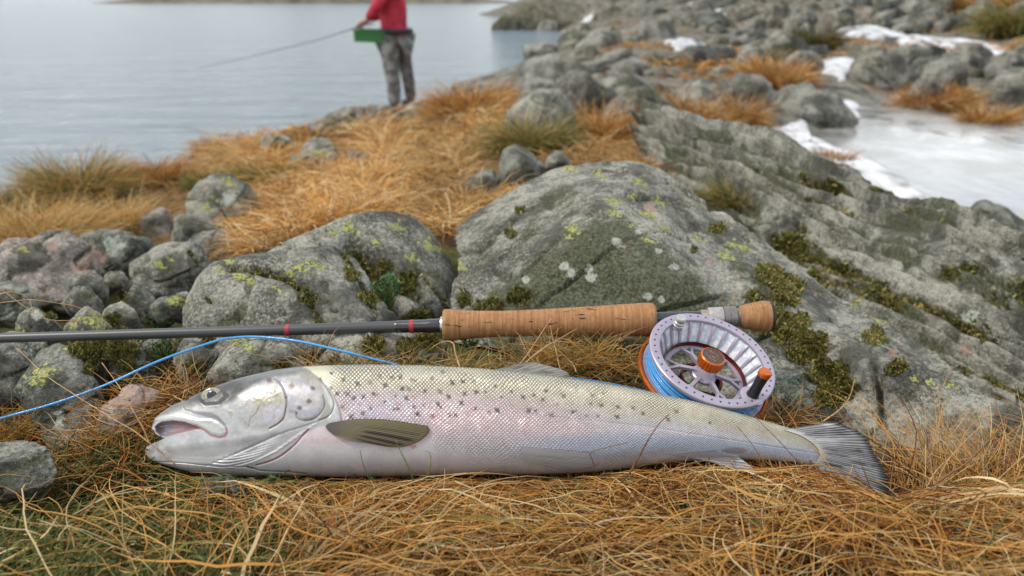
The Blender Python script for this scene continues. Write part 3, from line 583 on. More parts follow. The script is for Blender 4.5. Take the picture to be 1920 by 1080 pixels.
R([(-60,615),(85,612),(98,672),(60,725),(22,755),(-60,790)], .60, .70, 'large grey rock at the left edge under the rod', ROCK, 5, .5, 31)
R([(90,635),(125,628),(165,672),(182,717),(198,747),(190,813),(166,846),(111,868),(72,815),(55,770),(30,742),(38,712),(76,660)], .535, .66, 'dark speckled granite block with yellow and white lichen left of the fish head', ROCKD, 6, .45, 32, rough=.6, facets=7)
R([(124,620),(210,615),(226,690),(220,745),(180,752),(148,685)], .62, .70, 'moss covered dark rock between the granite block and the fish', ROCKD, 5, .5, 33, moss=.5)
R([(200,610),(262,612),(272,680),(264,720),(232,745),(208,700)], .62, .69, 'narrow mossy rock under the blue line', ROCKD, 5, .5, 34, moss=.45)
R([(250,625),(330,615),(335,680),(330,740),(270,740),(256,700)], .64, .70, 'dark wet rock in the gap above the fish snout', ROCKD, 5, .5, 35, moss=.5, algae=.4)
R([(178,800),(194,773),(222,762),(240,730),(254,711),(300,712),(312,740),(284,765),(260,790),(222,820),(192,820)], .525, .61, 'reddish brown stone next to the fish mouth', ROCKP, 5, .6, 36, pink=.75)
R([(325,680),(330,620),(415,618),(405,690),(395,730),(345,735)], .60, .68, 'weathered grey rock under the rod above the fish eye', ROCK, 5, .5, 37)
R([(383,730),(388,690),(427,647),(470,625),(535,630),(575,680),(565,725),(480,740)], .575, .66, 'pale grey rock with a yellow lichen top resting behind the fish head', ROCK, 5, .6, 38, rough=.7)
R([(560,640),(640,625),(760,625),(850,640),(860,700),(760,725),(600,725)], .60, .69, 'low mossy rock under the thick end of the rod', ROCK, 5, .5, 39, moss=.2)
R([(880,640),(980,625),(1130,628),(1220,640),(1210,700),(1050,715),(900,715)], .62, .69, 'shaded mossy rock under the cork grip', ROCKD, 5, .45, 40, moss=.3, algae=.4)
R([(-50,850),(0,836),(31,831),(67,833),(93,849),(107,876),(100,896),(67,914),(27,928),(-50,935)], .435, .50, 'flat speckled stone in the lower left corner', ROCKD, 5, .6, 41, rough=.7)
R([(352,905),(400,896),(450,897),(485,905),(476,942),(413,962),(370,940)], .45, .47, 'dark mossy stone half hidden beneath the fish gills', ROCKD, 5, .6, 42, algae=.5)
R([(1625,800),(1670,800),(1700,850),(1690,900),(1640,890)], .545, .6, 'small dark stone behind the tail fin', ROCKD, 4, .7, 43, algae=.5)
R([(1395,700),(1470,690),(1560,720),(1600,770),(1590,830),(1480,835),(1400,790)], .60, .67, 'low grey green rock right of the reel', ROCKD, 5, .5, 44, moss=.2)
# middle distance
R([(538,292),(568,270),(605,267),(621,282),(641,305),(656,333),(641,340),(600,340),(560,320)], 2.1, 2.3, 'twin-humped grey boulder in the orange grass, upper hump', ROCK, 4, .8, 51, facets=5, cracks=[([(590,300),(620,325)], 3, .02)])
R([(534,325),(544,297),(568,291),(588,303),(606,335),(544,342)], 2.0, 2.1, 'rounded grey stone leaning against the twin-humped boulder', ROCK, 4, .8, 52, facets=4)
R([(652,290),(660,282),(680,284),(698,301),(700,332),(662,342)], 2.1, 2.2, 'small wedge shaped stone right of the twin-humped boulder', ROCK, 4, .8, 53, facets=4)
R([(470,300),(490,268),(540,262),(556,278),(540,300),(490,306)], 3.6, 3.9, 'low flat grey rock at the lake side of the twin-humped boulder', ROCK, 4, .8, 54, facets=5)
R([(872,352),(900,335),(927,322),(934,350),(905,377),(876,368)], 1.55, 1.65, 'low dark stone left of the rounded green-grey boulder', ROCKD, 4, .8, 55, facets=5)
R([(922,335),(938,297),(962,281),(990,285),(1012,303),(1022,322),(1005,348),(950,368)], 1.58, 1.7, 'rounded green-grey boulder behind the large rock', ROCKD, 5, .8, 56, facets=4, rough=.6)
R([(1016,335),(1024,303),(1045,292),(1068,301),(1078,335)], 1.4, 1.46, 'small violet grey stone peeking over the large rock', ROCK, 4, .8, 57, facets=3)
R([(944,250),(952,205),(970,184),(1005,177),(1055,180),(1080,198),(1088,240),(1080,290),(1000,300),(950,280)], 4.2, 4.5, 'round pale boulder rising from dark grass in the middle distance', ROCK, 5, .8, 58, facets=4, rough=.6)
R([(1410,420),(1430,400),(1470,402),(1510,425),(1500,450),(1440,452)], 1.28, 1.36, 'small grey block in the moss behind the rod butt', ROCK, 4, .8, 59)
R([(1770,402),(1800,388),(1850,396),(1930,430),(1990,470),(1900,470),(1800,430)], 1.6, 1.85, 'dark outcrop at the rim of the ice on the right', ROCKD, 4, .7, 60)
R([(540,252),(570,242),(640,229),(690,216),(745,212),(775,222),(745,245),(660,256),(580,260)], 8.3, 9.6, 'flat pale rock shelf the angler stands on', ROCK, 5, .5, 61, facets=4, rough=.6)
R([(748,214),(778,198),(800,190),(822,200),(800,222),(755,228)], 9.2, 10.0, 'grey rock beneath the rear foot of the angler', ROCK, 4, .7, 62)
R([(1113,185),(1128,157),(1165,140),(1205,148),(1228,178),(1224,208),(1190,222),(1140,214)], 6.2, 6.8, 'large domed rock left of the orange heath hollow', ROCKF, 4, .8, 63)
R([(940,165),(975,130),(1030,113),(1090,112),(1130,135),(1120,165),(1040,180),(970,180)], 7.8, 9.2, 'sloping slab with dark cracks near the shore right of the angler', ROCKF, 4, .6, 64, cracks=[([(1010,125),(1040,160)], 4, .08)])
R([(1120,135),(1165,112),(1220,118),(1245,150),(1225,172),(1160,160)], 8.0, 8.8, 'broken grey ledge beside the sloping slab', ROCKF, 4, .6, 65)
R([(1198,235),(1208,205),(1230,192),(1246,205),(1248,240),(1215,248)], 4.6, 4.9, 'small green-grey stone at the head of the layered slope', ROCKD, 4, .8, 66)
R([(1240,230),(1255,185),(1300,165),(1350,172),(1375,200),(1360,238),(1290,245)], 5.2, 5.9, 'pale streaked rock ringed with orange grass', ROCK, 4, .7, 67)
R([(1340,175),(1380,148),(1430,155),(1450,185),(1420,215),(1360,205)], 5.8, 6.6, 'rough grey rock at the pond head', ROCKF, 4, .7, 68)
R([(1425,170),(1480,160),(1540,178),(1600,205),(1612,235),(1560,245),(1490,225),(1440,205)], 5.0, 6.3, 'smooth grey slab lying in the snow at the pond', ROCKF, 4, .5, 69)
R([(1598,150),(1612,112),(1650,100),(1690,118),(1722,150),(1700,172),(1640,168)], 7.4, 8.2, 'dark angular boulder above the pond', ROCKF, 5, .8, 70)
R([(1700,165),(1722,138),(1770,126),(1812,140),(1836,172),(1790,188),(1730,184)], 7.2, 8.0, 'broad dark boulder behind the orange mound', ROCKF, 5, .7, 71)
R([(1735,136),(1760,112),(1815,108),(1850,122),(1862,150),(1800,150)], 8.0, 9.0, 'flat topped boulder under the long snow streak', ROCKF, 4, .7, 171)
R([(1834,180),(1850,150),(1880,136),(1930,140),(1980,165),(1980,200),(1890,204)], 6.6, 7.2, 'dark boulder at the right edge above the pond', ROCKF, 4, .8, 72)
R([(1690,200),(1710,165),(1750,160),(1780,190),(1760,210)], 6.2, 6.6, 'small dark stone inside the orange mound', ROCKF, 4, .8, 73)
R([(915,62),(945,42),(985,26),(1030,19),(1095,22),(1130,45),(1120,78),(1040,74),(980,66)], 30, 37, 'olive headland mound jutting into the lake', ROCKG, 4, .6, 74, facets=1, rough=.5, moss=.5)
R([(1030,85),(1065,68),(1110,70),(1130,95),(1080,108)], 19, 22, 'dark wet shore rock below the headland', ROCKF, 4, .6, 75, algae=.5)
R([(1068,110),(1090,75),(1130,62),(1170,75),(1180,105),(1130,115)], 11, 13, 'leaning grey rock on the far shoreline', ROCKF, 4, .7, 76)
R([(1180,80),(1210,50),(1250,48),(1275,75),(1250,100),(1200,100)], 12.5, 14, 'blocky far rock below the small snow patch', ROCKF, 4, .7, 77)
# hillside of many far boulders
rr = np.random.default_rng(5); HB = []
LM = [((1740,82),'the long snow streak'),((1570,135),'the snow drift'),((1285,88),'the small snow patch'),((1335,30),'the tiny snow patch'),((1000,45),'the olive headland'),((1900,60),'the corner bush'),((1520,85),'the dark heather clump'),((1640,140),'the dark angular boulder'),((1170,185),'the large domed rock'),((1040,145),'the sloping shore slab'),((1780,160),'the broad dark boulder'),((1450,150),'the rusty hollow')]
def farlabel(px, py, s, k):
    (lx, ly), nm = min(LM, key=lambda q: math.hypot(px - q[0][0], 1.6 * (py - q[0][1]))); dx, dy = px - lx, py - ly
    side = ('right of' if dx > 0 else 'left of') if abs(dx) > 2.2 * abs(dy) else (('below' if dy > 0 else 'above') + (' and right of' if dx > 25 else ' and left of' if dx < -25 else ''))
    far = 'far ' if math.hypot(dx, dy) > 110 else ''
    return ('small ' if s < 38 else 'large ' if s > 66 else 'medium ') + ['grey', 'weathered grey', 'brownish', 'dark'][k % 4] + ' ' + ['boulder', 'outcrop'][int(py * 7) % 2] + ' on the hill ' + far + side + ' ' + nm
LBL = ['weathered grey boulder on the far rocky hillside', 'low grey outcrop on the far rocky hillside', 'dark cracked rock on the far rocky hillside']
k = 0
while len(HB) < 270 and k < 14000:
    k += 1; lpy = rr.uniform(math.log(14), math.log(215)); py = math.exp(lpy) if rr.random() < .35 else rr.uniform(-25, 150); px = rr.uniform(985, 2050)
    if py < 60 and px < 1080 + (60 - py) * .2: continue
    if 1240 < px < 1660 and 140 < py: continue
    if px > 1380 and py > 150: continue
    if 1560 < px < 1900 and 52 < py < 106: continue
    if 1510 < px < 1620 and 105 < py < 158: continue
    if 1240 < px < 1320 and 68 < py < 104: continue
    if px < 1060 and py > 90 and py < 105: continue
    if inpoly(px, py, [(760,230),(860,150),(1070,92),(1000,60),(900,60),(760,150)]): continue
    if any(abs(px - a) < .40 * s and abs(py - b) < .19 * s for a, b, s in HB): continue
    s = rr.uniform(30, 112) * (0.7 + py / 220 if py > 0 else .7)
    d = ray(px, py); ts = np.exp(np.linspace(math.log(3), math.log(75), 200)); q = CAM + d * (ts / d[1])[:, None]
    hit = np.nonzero(q[:, 2] < gz(q[:, 0], q[:, 1], False))[0]
    if not len(hit): continue
    Y = q[hit[0], 1]; HB.append((px, py, s)); hh = s * rr.uniform(.24, .42)
    n = rr.integers(6, 9); an = np.sort(rr.uniform(0, 2 * math.pi, n)); an = np.linspace(0, 2 * math.pi, n, endpoint=False) + rr.uniform(-.3, .3, n)
    rad = rr.uniform(.62, 1.15, n); pts = [(px + s / 2 * math.cos(t) * r_, py - hh / 2 * math.sin(t) * r_ + 2) for t, r_ in zip(an, rad)]
    R(pts, Y * .97, Y * (1.0 + .0006 * s * 1.2) + .05, farlabel(px, py, s, k), [ROCKF, ROCKF, ROCKG, ROCKF2][k % 4], 3 if s < 50 else 4, .9, 200 + k, group='boulders on the far rocky hillside', facets=7, algae=float(rr.uniform(0, .25)))
# stones along the shoreline
for i, (px, py, s) in enumerate([(845,156,16),(870,150,24),(905,143,30),(930,150,26),(890,160,22),(860,170,26),(915,165,30),(1000,108,20),(1030,100,24),(600,232,20),(820,172,24),(950,135,24),(975,122,22)]):
    d = ray(px, py); Y = 1.40 / (-d[2] / d[1]); n = 7; an = np.linspace(0, 2 * math.pi, n, endpoint=False) + rr.uniform(-.3, .3, n)
    R([(px + s / 2 * math.cos(t), py - s * .2 * math.sin(t)) for t in an], Y * .98, Y * 1.02, 'wet dark stone at the water edge right of the angler', ROCKF, 3, .9, 500 + i, group='wet stones along the shoreline', facets=5, algae=.4)
# ------------------------------------------------------------------ the trout
FN = np.array([0.0, -0.869, 0.494]); FP0 = P(960, 889, .498) ; PXM = 0.000383
def FW(px, py, h=0.0):
    """point on the fish's middle plane seen at a pixel, raised by h pixels towards the camera side"""
    d = ray(px, py); t = ((FP0 - CAM) @ FN) / (d @ FN)
    return CAM + d * (t - np.asarray(h, float) * PXM / np.linalg.norm(d, axis=-1))[..., None]
TOP = np.array([(272,843),(277,834),(283,812),(286,796),(290,784),(307,770),(323,760),(349,749),(368,739),(392,729),(412,721),(443,710),(474,702),(514,693),(555,688),(596,685),(700,683),(800,685),(900,690),(1000,700),(1100,713),(1200,730),(1300,752),(1400,779),(1480,802),(1512,812),(1545,833)], float)
BOT = np.array([(272,847),(278,859),(290,866),(311,873),(351,884),(392,889),(433,892),(463,893),(494,893),(560,893),(640,895),(700,894),(800,893),(900,891),(1000,890),(1080,888),(1150,882),(1200,875),(1260,867),(1330,862),(1400,862),(1450,864),(1500,868),(1545,876)], float)
TH = np.array([(272,4),(285,14),(310,26),(350,38),(400,50),(450,60),(520,70),(600,77),(800,82),(950,80),(1100,70),(1250,54),(1350,40),(1430,28),(1500,18),(1530,9),(1545,2)], float)
def smo(x, T):
    # piecewise cubic-ish smoothing of the traced profile
    g = np.linspace(T[0, 0], T[-1, 0], 1600); v = np.interp(g, T[:, 0], T[:, 1]); k = np.hanning(41); k /= k.sum()
    vs = np.convolve(np.pad(v, 20, 'edge'), k, 'valid'); wgt = sstep(290, 340, g); return np.interp(x, g, v * (1 - wgt) + vs * wgt)
xs = np.concatenate([np.linspace(272, 660, 330), np.linspace(660, 1545, 470)[1:]])
top, bot, th = smo(xs, TOP), smo(xs, BOT), smo(xs, TH)
nf, nb = 170, 30
ph = np.concatenate([np.linspace(-math.pi / 2, math.pi / 2, nf, endpoint=False), np.linspace(math.pi / 2, 1.5 * math.pi, nb, endpoint=False)])
# equalise front rows in height
sn = np.concatenate([np.sin(np.linspace(-1, 1, nf, endpoint=False) * math.pi / 2 * 0.999), np.sin(ph[nf:])])
cs = np.where(np.arange(nf + nb) < nf, np.abs(np.cos(ph)) ** .85, -np.abs(np.cos(ph)) ** .85)
mid, half = (top + bot) / 2, (bot - top) / 2
X = np.repeat(xs[:, None], nf + nb, 1); Y = mid[:, None] + half[:, None] * sn[None]; H = th[:, None] * cs[None]
x, y, h = X.ravel(), Y.ravel(), H.ravel(); fr = h > 0
f = ((Y - top[:, None]) / (2 * half[:, None] + 1e-6)).ravel()
N3 = np.stack([x, y, x * 0], -1)
nA = fbm(N3 / 26, 40, 4); nB = fbm(N3 / 9, 41, 4, .6); nC = fbm(N3 * np.array([1 / 60, 1 / 14, 1]), 42, 3); nD = fbm(N3 / 3.5, 45, 3)
def lerp(a, b, t): return a + (np.asarray(b) - a) * t[:, None]
C = np.tile(np.array([.74, .735, .75]), (len(x), 1))                                    # belly
pink = np.array([.75, .585, .60]); cream = np.array([.77, .71, .52]); blue = np.array([.52, .61, .74]); olive = np.array([.42, .40, .28])
C = lerp(C, pink, sstep(.80, .52, f + .05 * nA) * sstep(1250, 1000, x + 60 * nA))
C = lerp(C, [.66, .63, .76], .6 * sstep(.1, .3, f) * sstep(.7, .5, f) * psoft(x, y, [(640,720),(770,720),(780,790),(660,800)], 30))
C = lerp(C, blue, sstep(.52, .64, f + .07 * nC) * sstep(.93, .76, f) * sstep(900, 1120, x + 40 * nA))
C = lerp(C, [.60, .62, .66], sstep(.55, .4, f) * sstep(1000, 1200, x) * .6)
C = lerp(C, cream, sstep(.36, .14, f + .06 * nA - .14 * sstep(900, 1300, x)))
C = lerp(C, olive, sstep(.085, .0, f) * .8)
C = lerp(C, [.60, .30, .28], .42 * sstep(.15, .45, nA + .5 * nB) * sstep(.22, .35, f) * sstep(.78, .6, f) * sstep(1250, 1000, x))
C = lerp(C, [.62, .10, .10], .85 * np.maximum.reduce([sstep(9, 3, np.hypot(x - a, (y - b) * 1.4)) for a, b in [(748,757),(1092,867),(777,744),(706,742),(775,838)]]) * sstep(-.3, .3, nD))
C = lerp(C, [.30, .25, .28], .8 * sstep(1.1, .7, np.hypot((x - 1379) / 27, (y - 845) / 7) + .2 * nB))
C = C * (.93 + .10 * sstep(-.3, .3, nA) + .05 * nD)[:, None]
# star spots
Z8 = [(250,120),(385,190),(120,185),(245,285),(310,350),(545,235),(685,220),(430,355),(500,400),(610,380),(720,350),(855,255),(690,515),(850,445),(600,570),(365,500),(470,610),(970,375),(1090,400),(960,520),(1000,520),(1180,495),(1210,580),(1045,290),(1120,295),(1150,190),(1190,200),(1300,320),(1470,325),(1290,475),(1450,465),(1470,495),(1390,600),(1570,590),(1650,590),(1570,385),(1710,455),(1745,345),(1870,515),(1610,220),(1730,210),(1850,215),(1380,175),(1020,165),(930,165),(790,150),(1890,330),(1500,100)]
Z2 = [(30,185),(90,180),(155,180),(285,205),(100,250),(170,240),(225,240),(80,305),(160,340),(5,265),(10,380),(45,380),(245,360),(295,350),(320,270),(380,235),(450,270),(515,260),(570,285),(590,235),(485,350),(525,355),(655,315),(620,380),(695,265),(765,355),(750,360),(830,385),(900,385),(920,320),(855,310),(1015,390),(1020,330),(1170,370),(1110,335),(1320,405),(870,260),(1370,355),(1570,425),(930,250)]
SP = [(580 + a / 6, 680 + b / 6, 5.2) for a, b in Z8] + [(840 + a / 3.2, 660 + b / 3.2, 4.6) for a, b in Z2]
sp = np.zeros(len(x)); rs = np.random.default_rng(3)
for a, b, r in SP:
    r = r * rs.uniform(.6, 1.2); k = (np.abs(x - a) < 14) & (np.abs(y - b) < 12) & fr
    dx, dy = x[k] - a, y[k] - b; an = rs.uniform(-.3, .3) + .75; u_, v_ = dx * math.cos(an) + dy * math.sin(an), -dx * math.sin(an) + dy * math.cos(an)
    arm = np.minimum(np.hypot(u_ / r / 1.25, v_ / (r * .36)), np.hypot(v_ / r / 1.1, u_ / (r * .36)))
    sp[k] = np.maximum(sp[k], sstep(1.35, .55, arm + .35 * nD[k] + .25 * nB[k]) * (rs.uniform(.55, 1)))
C = lerp(C, [.012, .006, .012], np.clip(sp * 1.15, 0, 1))
# head
GILL = [(556,684),(575,692),(600,712),(626,742),(636,765),(641,788)]
headm = inpoly(x, y, [(260,900),(260,700),(400,600),(552,600)] + GILL + [(600,800),(560,820),(540,850),(500,875),(463,880),(463,900)])
hd = np.where(headm, 1.0, 0.0) * fr
gd = pdist(x, y, GILL)
hcol = np.tile(np.array([.64, .64, .645]), (len(x), 1)); hcol = lerp(hcol, [.47, .465, .45], .7 * sstep(820, 770, y + 14 * nA)); hcol = lerp(hcol, [.74, .74, .74], .8 * sstep(826, 842, y))
hcol = lerp(hcol, [.33, .295, .20], .9 * psoft(x, y, [(400,772),(430,764),(480,742),(503,712),(520,716),(536,750),(532,786),(505,806),(465,803),(440,790)], 12) * sstep(-.35, .25, nA + .4 * nB))
hcol = lerp(hcol, [.58, .54, .66], .8 * psoft(x, y, [(450,735),(475,722),(480,738),(458,748)], 6))
hcol = lerp(hcol, [.56, .53, .66], .75 * sstep(-.2, .3, nB + .3) * psoft(x, y, [(490,765),(520,755),(530,770),(520,790),(490,792)], 6))
hcol = lerp(hcol, [.36, .33, .22], .6 * psoft(x, y, [(515,709),(560,690),(600,712),(628,750),(622,786),(596,790),(606,770),(608,755),(600,735),(560,704)], 4))
OPE = [(521,712),(540,707),(561,709),(584,722),(603,742),(606,756),(597,772),(585,784),(571,787),(556,774),(540,770),(536,745)]
hcol = lerp(hcol, [.47, .45, .49], psoft(x, y, OPE, 4)); hcol = lerp(hcol, [.60, .585, .61], .6 * psoft(x, y, OPE, 2) * sstep(0, .4, nB)); hcol = lerp(hcol, [.42, .38, .30], .5 * psoft(x, y, OPE, 3) * sstep(.0, .4, nA))
hcol = lerp(hcol, [.72, .73, .73], .8 * psoft(x, y, [(601,715),(618,733),(630,760),(634,786),(612,792),(620,765),(612,742)], 3))
DKn = 0
DK = [(284,800),(288,782),(307,768),(323,757),(349,746),(368,736),(392,726),(412,718),(443,707),(474,699),(514,690),(555,685),(600,682),(592,688),(606,704),(628,740),(622,742),(598,712),(570,698),(545,702),(516,706),(498,712),(476,722),(452,740),(435,753),(405,763),(378,762),(362,757),(350,762),(322,770),(300,785)]
hcol = lerp(hcol, lerp(np.tile([.115, .115, .095], (len(x), 1)), [.018, .019, .016], np.clip(sstep(75, 30, np.hypot(x - 412, (y - 742) * 1.5)) + .35 * sstep(0, .3, nB), 0, 1)), .9 * psoft(x, y, DK, 6) * (1 - .5 * sstep(540, 600, x)) * (1 - .25 * sstep(345, 300, x)))
hcol = lerp(hcol, [.24, .25, .25], .7 * psoft(x, y, [(450,716),(500,700),(560,689),(590,690),(540,698),(490,708)], 4))
hcol = lerp(hcol, [.20, .20, .185], .75 * psoft(x, y, [(287,796),(292,780),(310,766),(345,750),(372,757),(352,769),(322,774),(300,781)], 5) * (1 - .3 * sstep(-.1, .3, nB)))
hcol = hcol * (.84 + .16 * sstep(-.3, .3, nA) + .12 * nD + .10 * nB)[:, None]
hcol = lerp(hcol, [.40, .385, .37], .5 * psoft(x, y, [(300,845),(400,838),(470,826),(480,840),(400,856),(320,860)], 9))
for a, b, r in [(547,724,6.5),(586,728,5),(579,752,6),(562,765,6),(505,713,7),(482,737,6.5),(517,737,6),(536,745,4)]:
    hcol = lerp(hcol, [.12, .07, .08], .85 * sstep(r * 1.1, r * .4, np.hypot((x - a) / 1.15, y - b) + 1.2 * nB))
# jaw stripes are relief with a darker tint; lips and inner mouth coloured here
MOUTH = [(289,800),(295,794),(303,790),(323,788),(347,791),(366,798),(378,804),(352,810),(329,815),(312,820),(301,819),(292,811)]
LIP = [(366,797),(374,801),(384,807),(396,816),(411,820),(421,818),(426,811),(424,803)]
MAX = [(290,786),(303,779),(322,776),(347,780),(372,787),(396,787),(410,793),(421,801),(424,811),(414,817),(398,813),(384,804),(371,796),(347,789),(323,786),(300,789)]
hcol = lerp(hcol, [.55, .575, .53], .8 * psoft(x, y, MAX, 2.5)); hcol = lerp(hcol, [.34, .32, .25], .6 * psoft(x, y, [(345,778),(372,785),(400,785),(418,797),(423,810),(410,806),(396,796),(370,790)], 3) * sstep(-.2, .2, nB))
GRV = [(343,770),(360,772),(378,772),(396,774),(409,781),(420,791),(426,803)]
hcol = lerp(hcol, [.18, .16, .18], .85 * psoft(x, y, [(343,769),(372,771),(396,773),(409,780),(422,794),(427,806),(418,797),(406,787),(396,785),(370,777)], 2.0))
hcol = lerp(hcol, [.42, .12, .13], .85 * sstep(3.2, .8, pdist(x, y, LIP)))
mo = psoft(x, y, MOUTH, 1.6); mi = fbm(N3 / 12, 50, 3)
hcol = lerp(hcol, np.array([.42, .27, .27]), mo); hcol = lerp(hcol, [.30, .27, .31], mo * sstep(327, 318, x + 3 * mi)); hcol = lerp(hcol, [.10, .05, .06], .8 * mo * sstep(4, .8, pdist(x, y, [(323,789),(347,792),(376,804)])))
hcol = lerp(hcol, [.26, .21, .16], .5 * psoft(x, y, [(272,843),(282,836),(300,828),(290,845),(280,858),(272,850)], 4))
hcol = lerp(hcol, [.45, .43, .44], .5 * sstep(2.0, .4, pdist(x, y, [(322,858),(360,861),(400,862),(440,858)])))
LINES = [([(515,710),(524,718),(532,733),(537,750),(536,765),(532,784),(520,796),(505,804)], 1.5, 2.6, [.13,.08,.07]), ([(556,774),(556,781),(562,787),(575,789),(590,785),(602,774),(609,759),(606,742)], 1.3, 2.0, [.15,.12,.10]),
 ([(575,692),(600,712),(618,735),(626,757),(618,779),(598,789)], 1.4, 2.2, [.20,.19,.16]), (GILL + [(634,797),(615,800)], 1.6, 2.2, [.28,.26,.22]),
 ([(486,763),(480,775),(470,785),(466,800)], 1.0, .8, [.22,.20,.19]), ([(578,806),(567,818),(551,836),(525,856),(500,867),(480,872)], 1.5, 2.4, [.40,.13,.13]), ([(463,875),(480,880),(494,883),(541,885),(575,888)], 1.4, 3.5, [.03,.02,.02]),
 ([(400,880),(420,878),(440,879)], .9, 1, [.4,.2,.2]), ([(282,866),(340,868),(400,874),(463,876)], 1.0, 2.2, [.42,.38,.36]), ([(343,762),(347,768),(360,771)], 1.1, 1.0, [.1,.09,.08])]
brl = [([(592 - 9 * k, 792 + 6.3 * k), (560 - 11 * k, 803 + 7.6 * k), (515 - 12 * k, 818 + 7.2 * k), (470 - 10 * k, 838 + 4.2 * k)]) for k in range(9)]
dH = np.zeros(len(x)); 
for pl, wd, dp, cl in LINES:
    dd = pdist(x, y, cat(pl, 24)); g = np.exp(-(dd / wd) ** 2); dH -= g * dp * fr; hcol = lerp(hcol, cl, g * .8)
C = lerp(C, hcol, sstep(.5, .5001, hd)) * 1.0
C = np.where((hd > .5)[:, None], hcol, C)
for pl, wd, dp, cl in [LINES[3], LINES[5], LINES[6]]:
    g = np.exp(-(pdist(x, y, cat(pl, 24)) / wd) ** 2) * fr; C = lerp(C, cl, g * .75)
for pl in brl:
    dd = pdist(x, y, cat(pl, 14)); g = np.exp(-(dd / 1.5) ** 2) * (hd > .5); dH -= 1.7 * g; C = lerp(C, [.50, .47, .48], g * .35)
    g2 = np.exp(-(pdist(x, y - 3.2, cat(pl, 14)) / 2) ** 2) * (hd > .5); dH += .9 * g2
dH -= mo * 20 * sstep(0, 8, pdist(x, y, MOUTH, True)) ; dH += 2.0 * psoft(x, y, MAX, 3.5) - 2.5 * psoft(x, y, GRV, 1) * 0
dH += 2.5 * psoft(x, y, OPE, 4) + 2.5 * (hd > .5) * sstep(0, 14, gd) * psoft(x, y, [(515,690),(575,692),(626,750),(620,786),(560,800),(480,830),(430,800),(440,740)], 12)
dH += .9 * nB * (hd > .5) * psoft(x, y, [(400,772),(480,742),(530,716),(536,786),(465,803)], 10)
dH -= 4 * psoft(x, y, [(368,741),(390,728),(415,728),(425,742),(410,756),(385,758)], 5)
lat = np.abs(y - (mid[:, None] + 0 * Y).ravel()); dH -= .8 * np.exp(-(pdist(x, y, [(645,760),(900,768),(1200,798),(1540,852)]) / 1.2) ** 2) * (x > 645)
dH += -6 * psoft(x, y, [(311,845),(470,826),(520,815),(480,850),(400,864),(320,862)], 9) * .5
h2 = h + dH * fr
V = FW(x, y, h2)
# lattice coordinates of the scales: rows follow the body, smaller towards the tail
sz = np.interp(xs, [600, 900, 1200, 1400, 1545], [7.4, 7.4, 6.6, 5.2, 4.0]); U = np.cumsum(np.concatenate([[0], np.diff(xs)]) / sz)
Uv = np.repeat(U[:, None], nf + nb, 1).ravel(); arc = (sn * 1.0); Vv = (np.repeat((arc * 13.5)[None], len(xs), 0)).ravel() + 100
lowf = .60 + .30 * sstep(740, 980, x); scl = sstep(0, 8, np.where(hd > .5, -1, gd)) * sstep(0, 1, (lowf + .12 - f - .08 * nA) / .24) * fr * sstep(1545, 1525, x) * sstep(600, 640, x + .0 * y)
scl = np.maximum(scl, 0); finz = sstep(0, 6, x - 600)
m = M('trout_skin'); uvn = m.n('ShaderNodeUVMap'); sep = m.n('ShaderNodeSeparateXYZ'); 
wob = m.n('ShaderNodeVectorMath'); wob.operation = 'ADD'; m.l(uvn.outputs[0], wob.inputs[0])
wn = m.n('ShaderNodeTexNoise'); wn.inputs['Scale'].default_value = .16; wn.inputs['Detail'].default_value = 3; m.l(uvn.outputs[0], wn.inputs['Vector'])
wm = m.n('ShaderNodeVectorMath'); wm.operation = 'SCALE'; wm.inputs['Scale'].default_value = 2.0; m.l(wn.outputs['Color'], wm.inputs[0]); m.l(wm.outputs[0], wob.inputs[1]); m.l(wob.outputs[0], sep.inputs[0])
pu = m.math('ADD', sep.outputs[0], sep.outputs[1]); qu = m.math('SUBTRACT', sep.outputs[0], sep.outputs[1])
du = m.math('ABSOLUTE', m.math('SUBTRACT', m.math('FRACT', pu), .5)); dv = m.math('ABSOLUTE', m.math('SUBTRACT', m.math('FRACT', m.math('ADD', qu, 500)), .5))
edge = m.math('MULTIPLY', m.math('MAXIMUM', du, dv), 2.0); sa = m.attr('scale'); ln = m.math('MULTIPLY', m.mr(edge, .52, .92), sa)
cellv = m.n('ShaderNodeTexWhiteNoise'); cellv.noise_dimensions = '2D'; cx_ = m.n('ShaderNodeCombineXYZ'); m.l(m.math('FLOOR', pu), cx_.inputs[0]); m.l(m.math('FLOOR', qu), cx_.inputs[1]); m.l(cx_.outputs[0], cellv.inputs['Vector'])
base = m.attr('Col', True)
base = m.mix(m.math('MULTIPLY', sa, m.math('MULTIPLY', cellv.outputs[0], .28)), base, (0.30, 0.27, 0.22))
dk = m.mix(m.attr('dorsal'), (0.34, 0.28, 0.30), (0.12, 0.10, 0.07))
base = m.mix(m.math('MULTIPLY', ln, m.math('MULTIPLY', m.mr(m.attr('dorsal'), 0, 1, .45, 1.0), m.mr(m.noise(m.coord(), 45, 4), .35, .6, .55, 1.0))), base, dk)
m.set('Base Color', base); m.set('Roughness', m.mr(m.noise(m.coord(), 90, 5, .7), .35, .65, .18, .50)); m.set('Metallic', .12); m.set('Coat Weight', .35); m.set('Coat Roughness', .2); m.set('Specular IOR Level', .5)
m.set('Subsurface Weight', 0.0)
hh = m.math('ADD', m.math('MULTIPLY', m.math('MULTIPLY', m.math('SUBTRACT', 1.0, m.math('MULTIPLY', edge, edge)), sa), 1.0), m.math('MULTIPLY', m.noise(m.coord(), 700, 3), .12))
m.bump(hh, .55, .0009)
dors = np.clip(sstep(.70, .10, f), 0, 1) * (1 - 0 * f)
trout = empty('trout', FW(np.array(900.), np.array(892.), 0), 'large silver sea trout with star-shaped dark spots lying on the dry grass', 'fish')
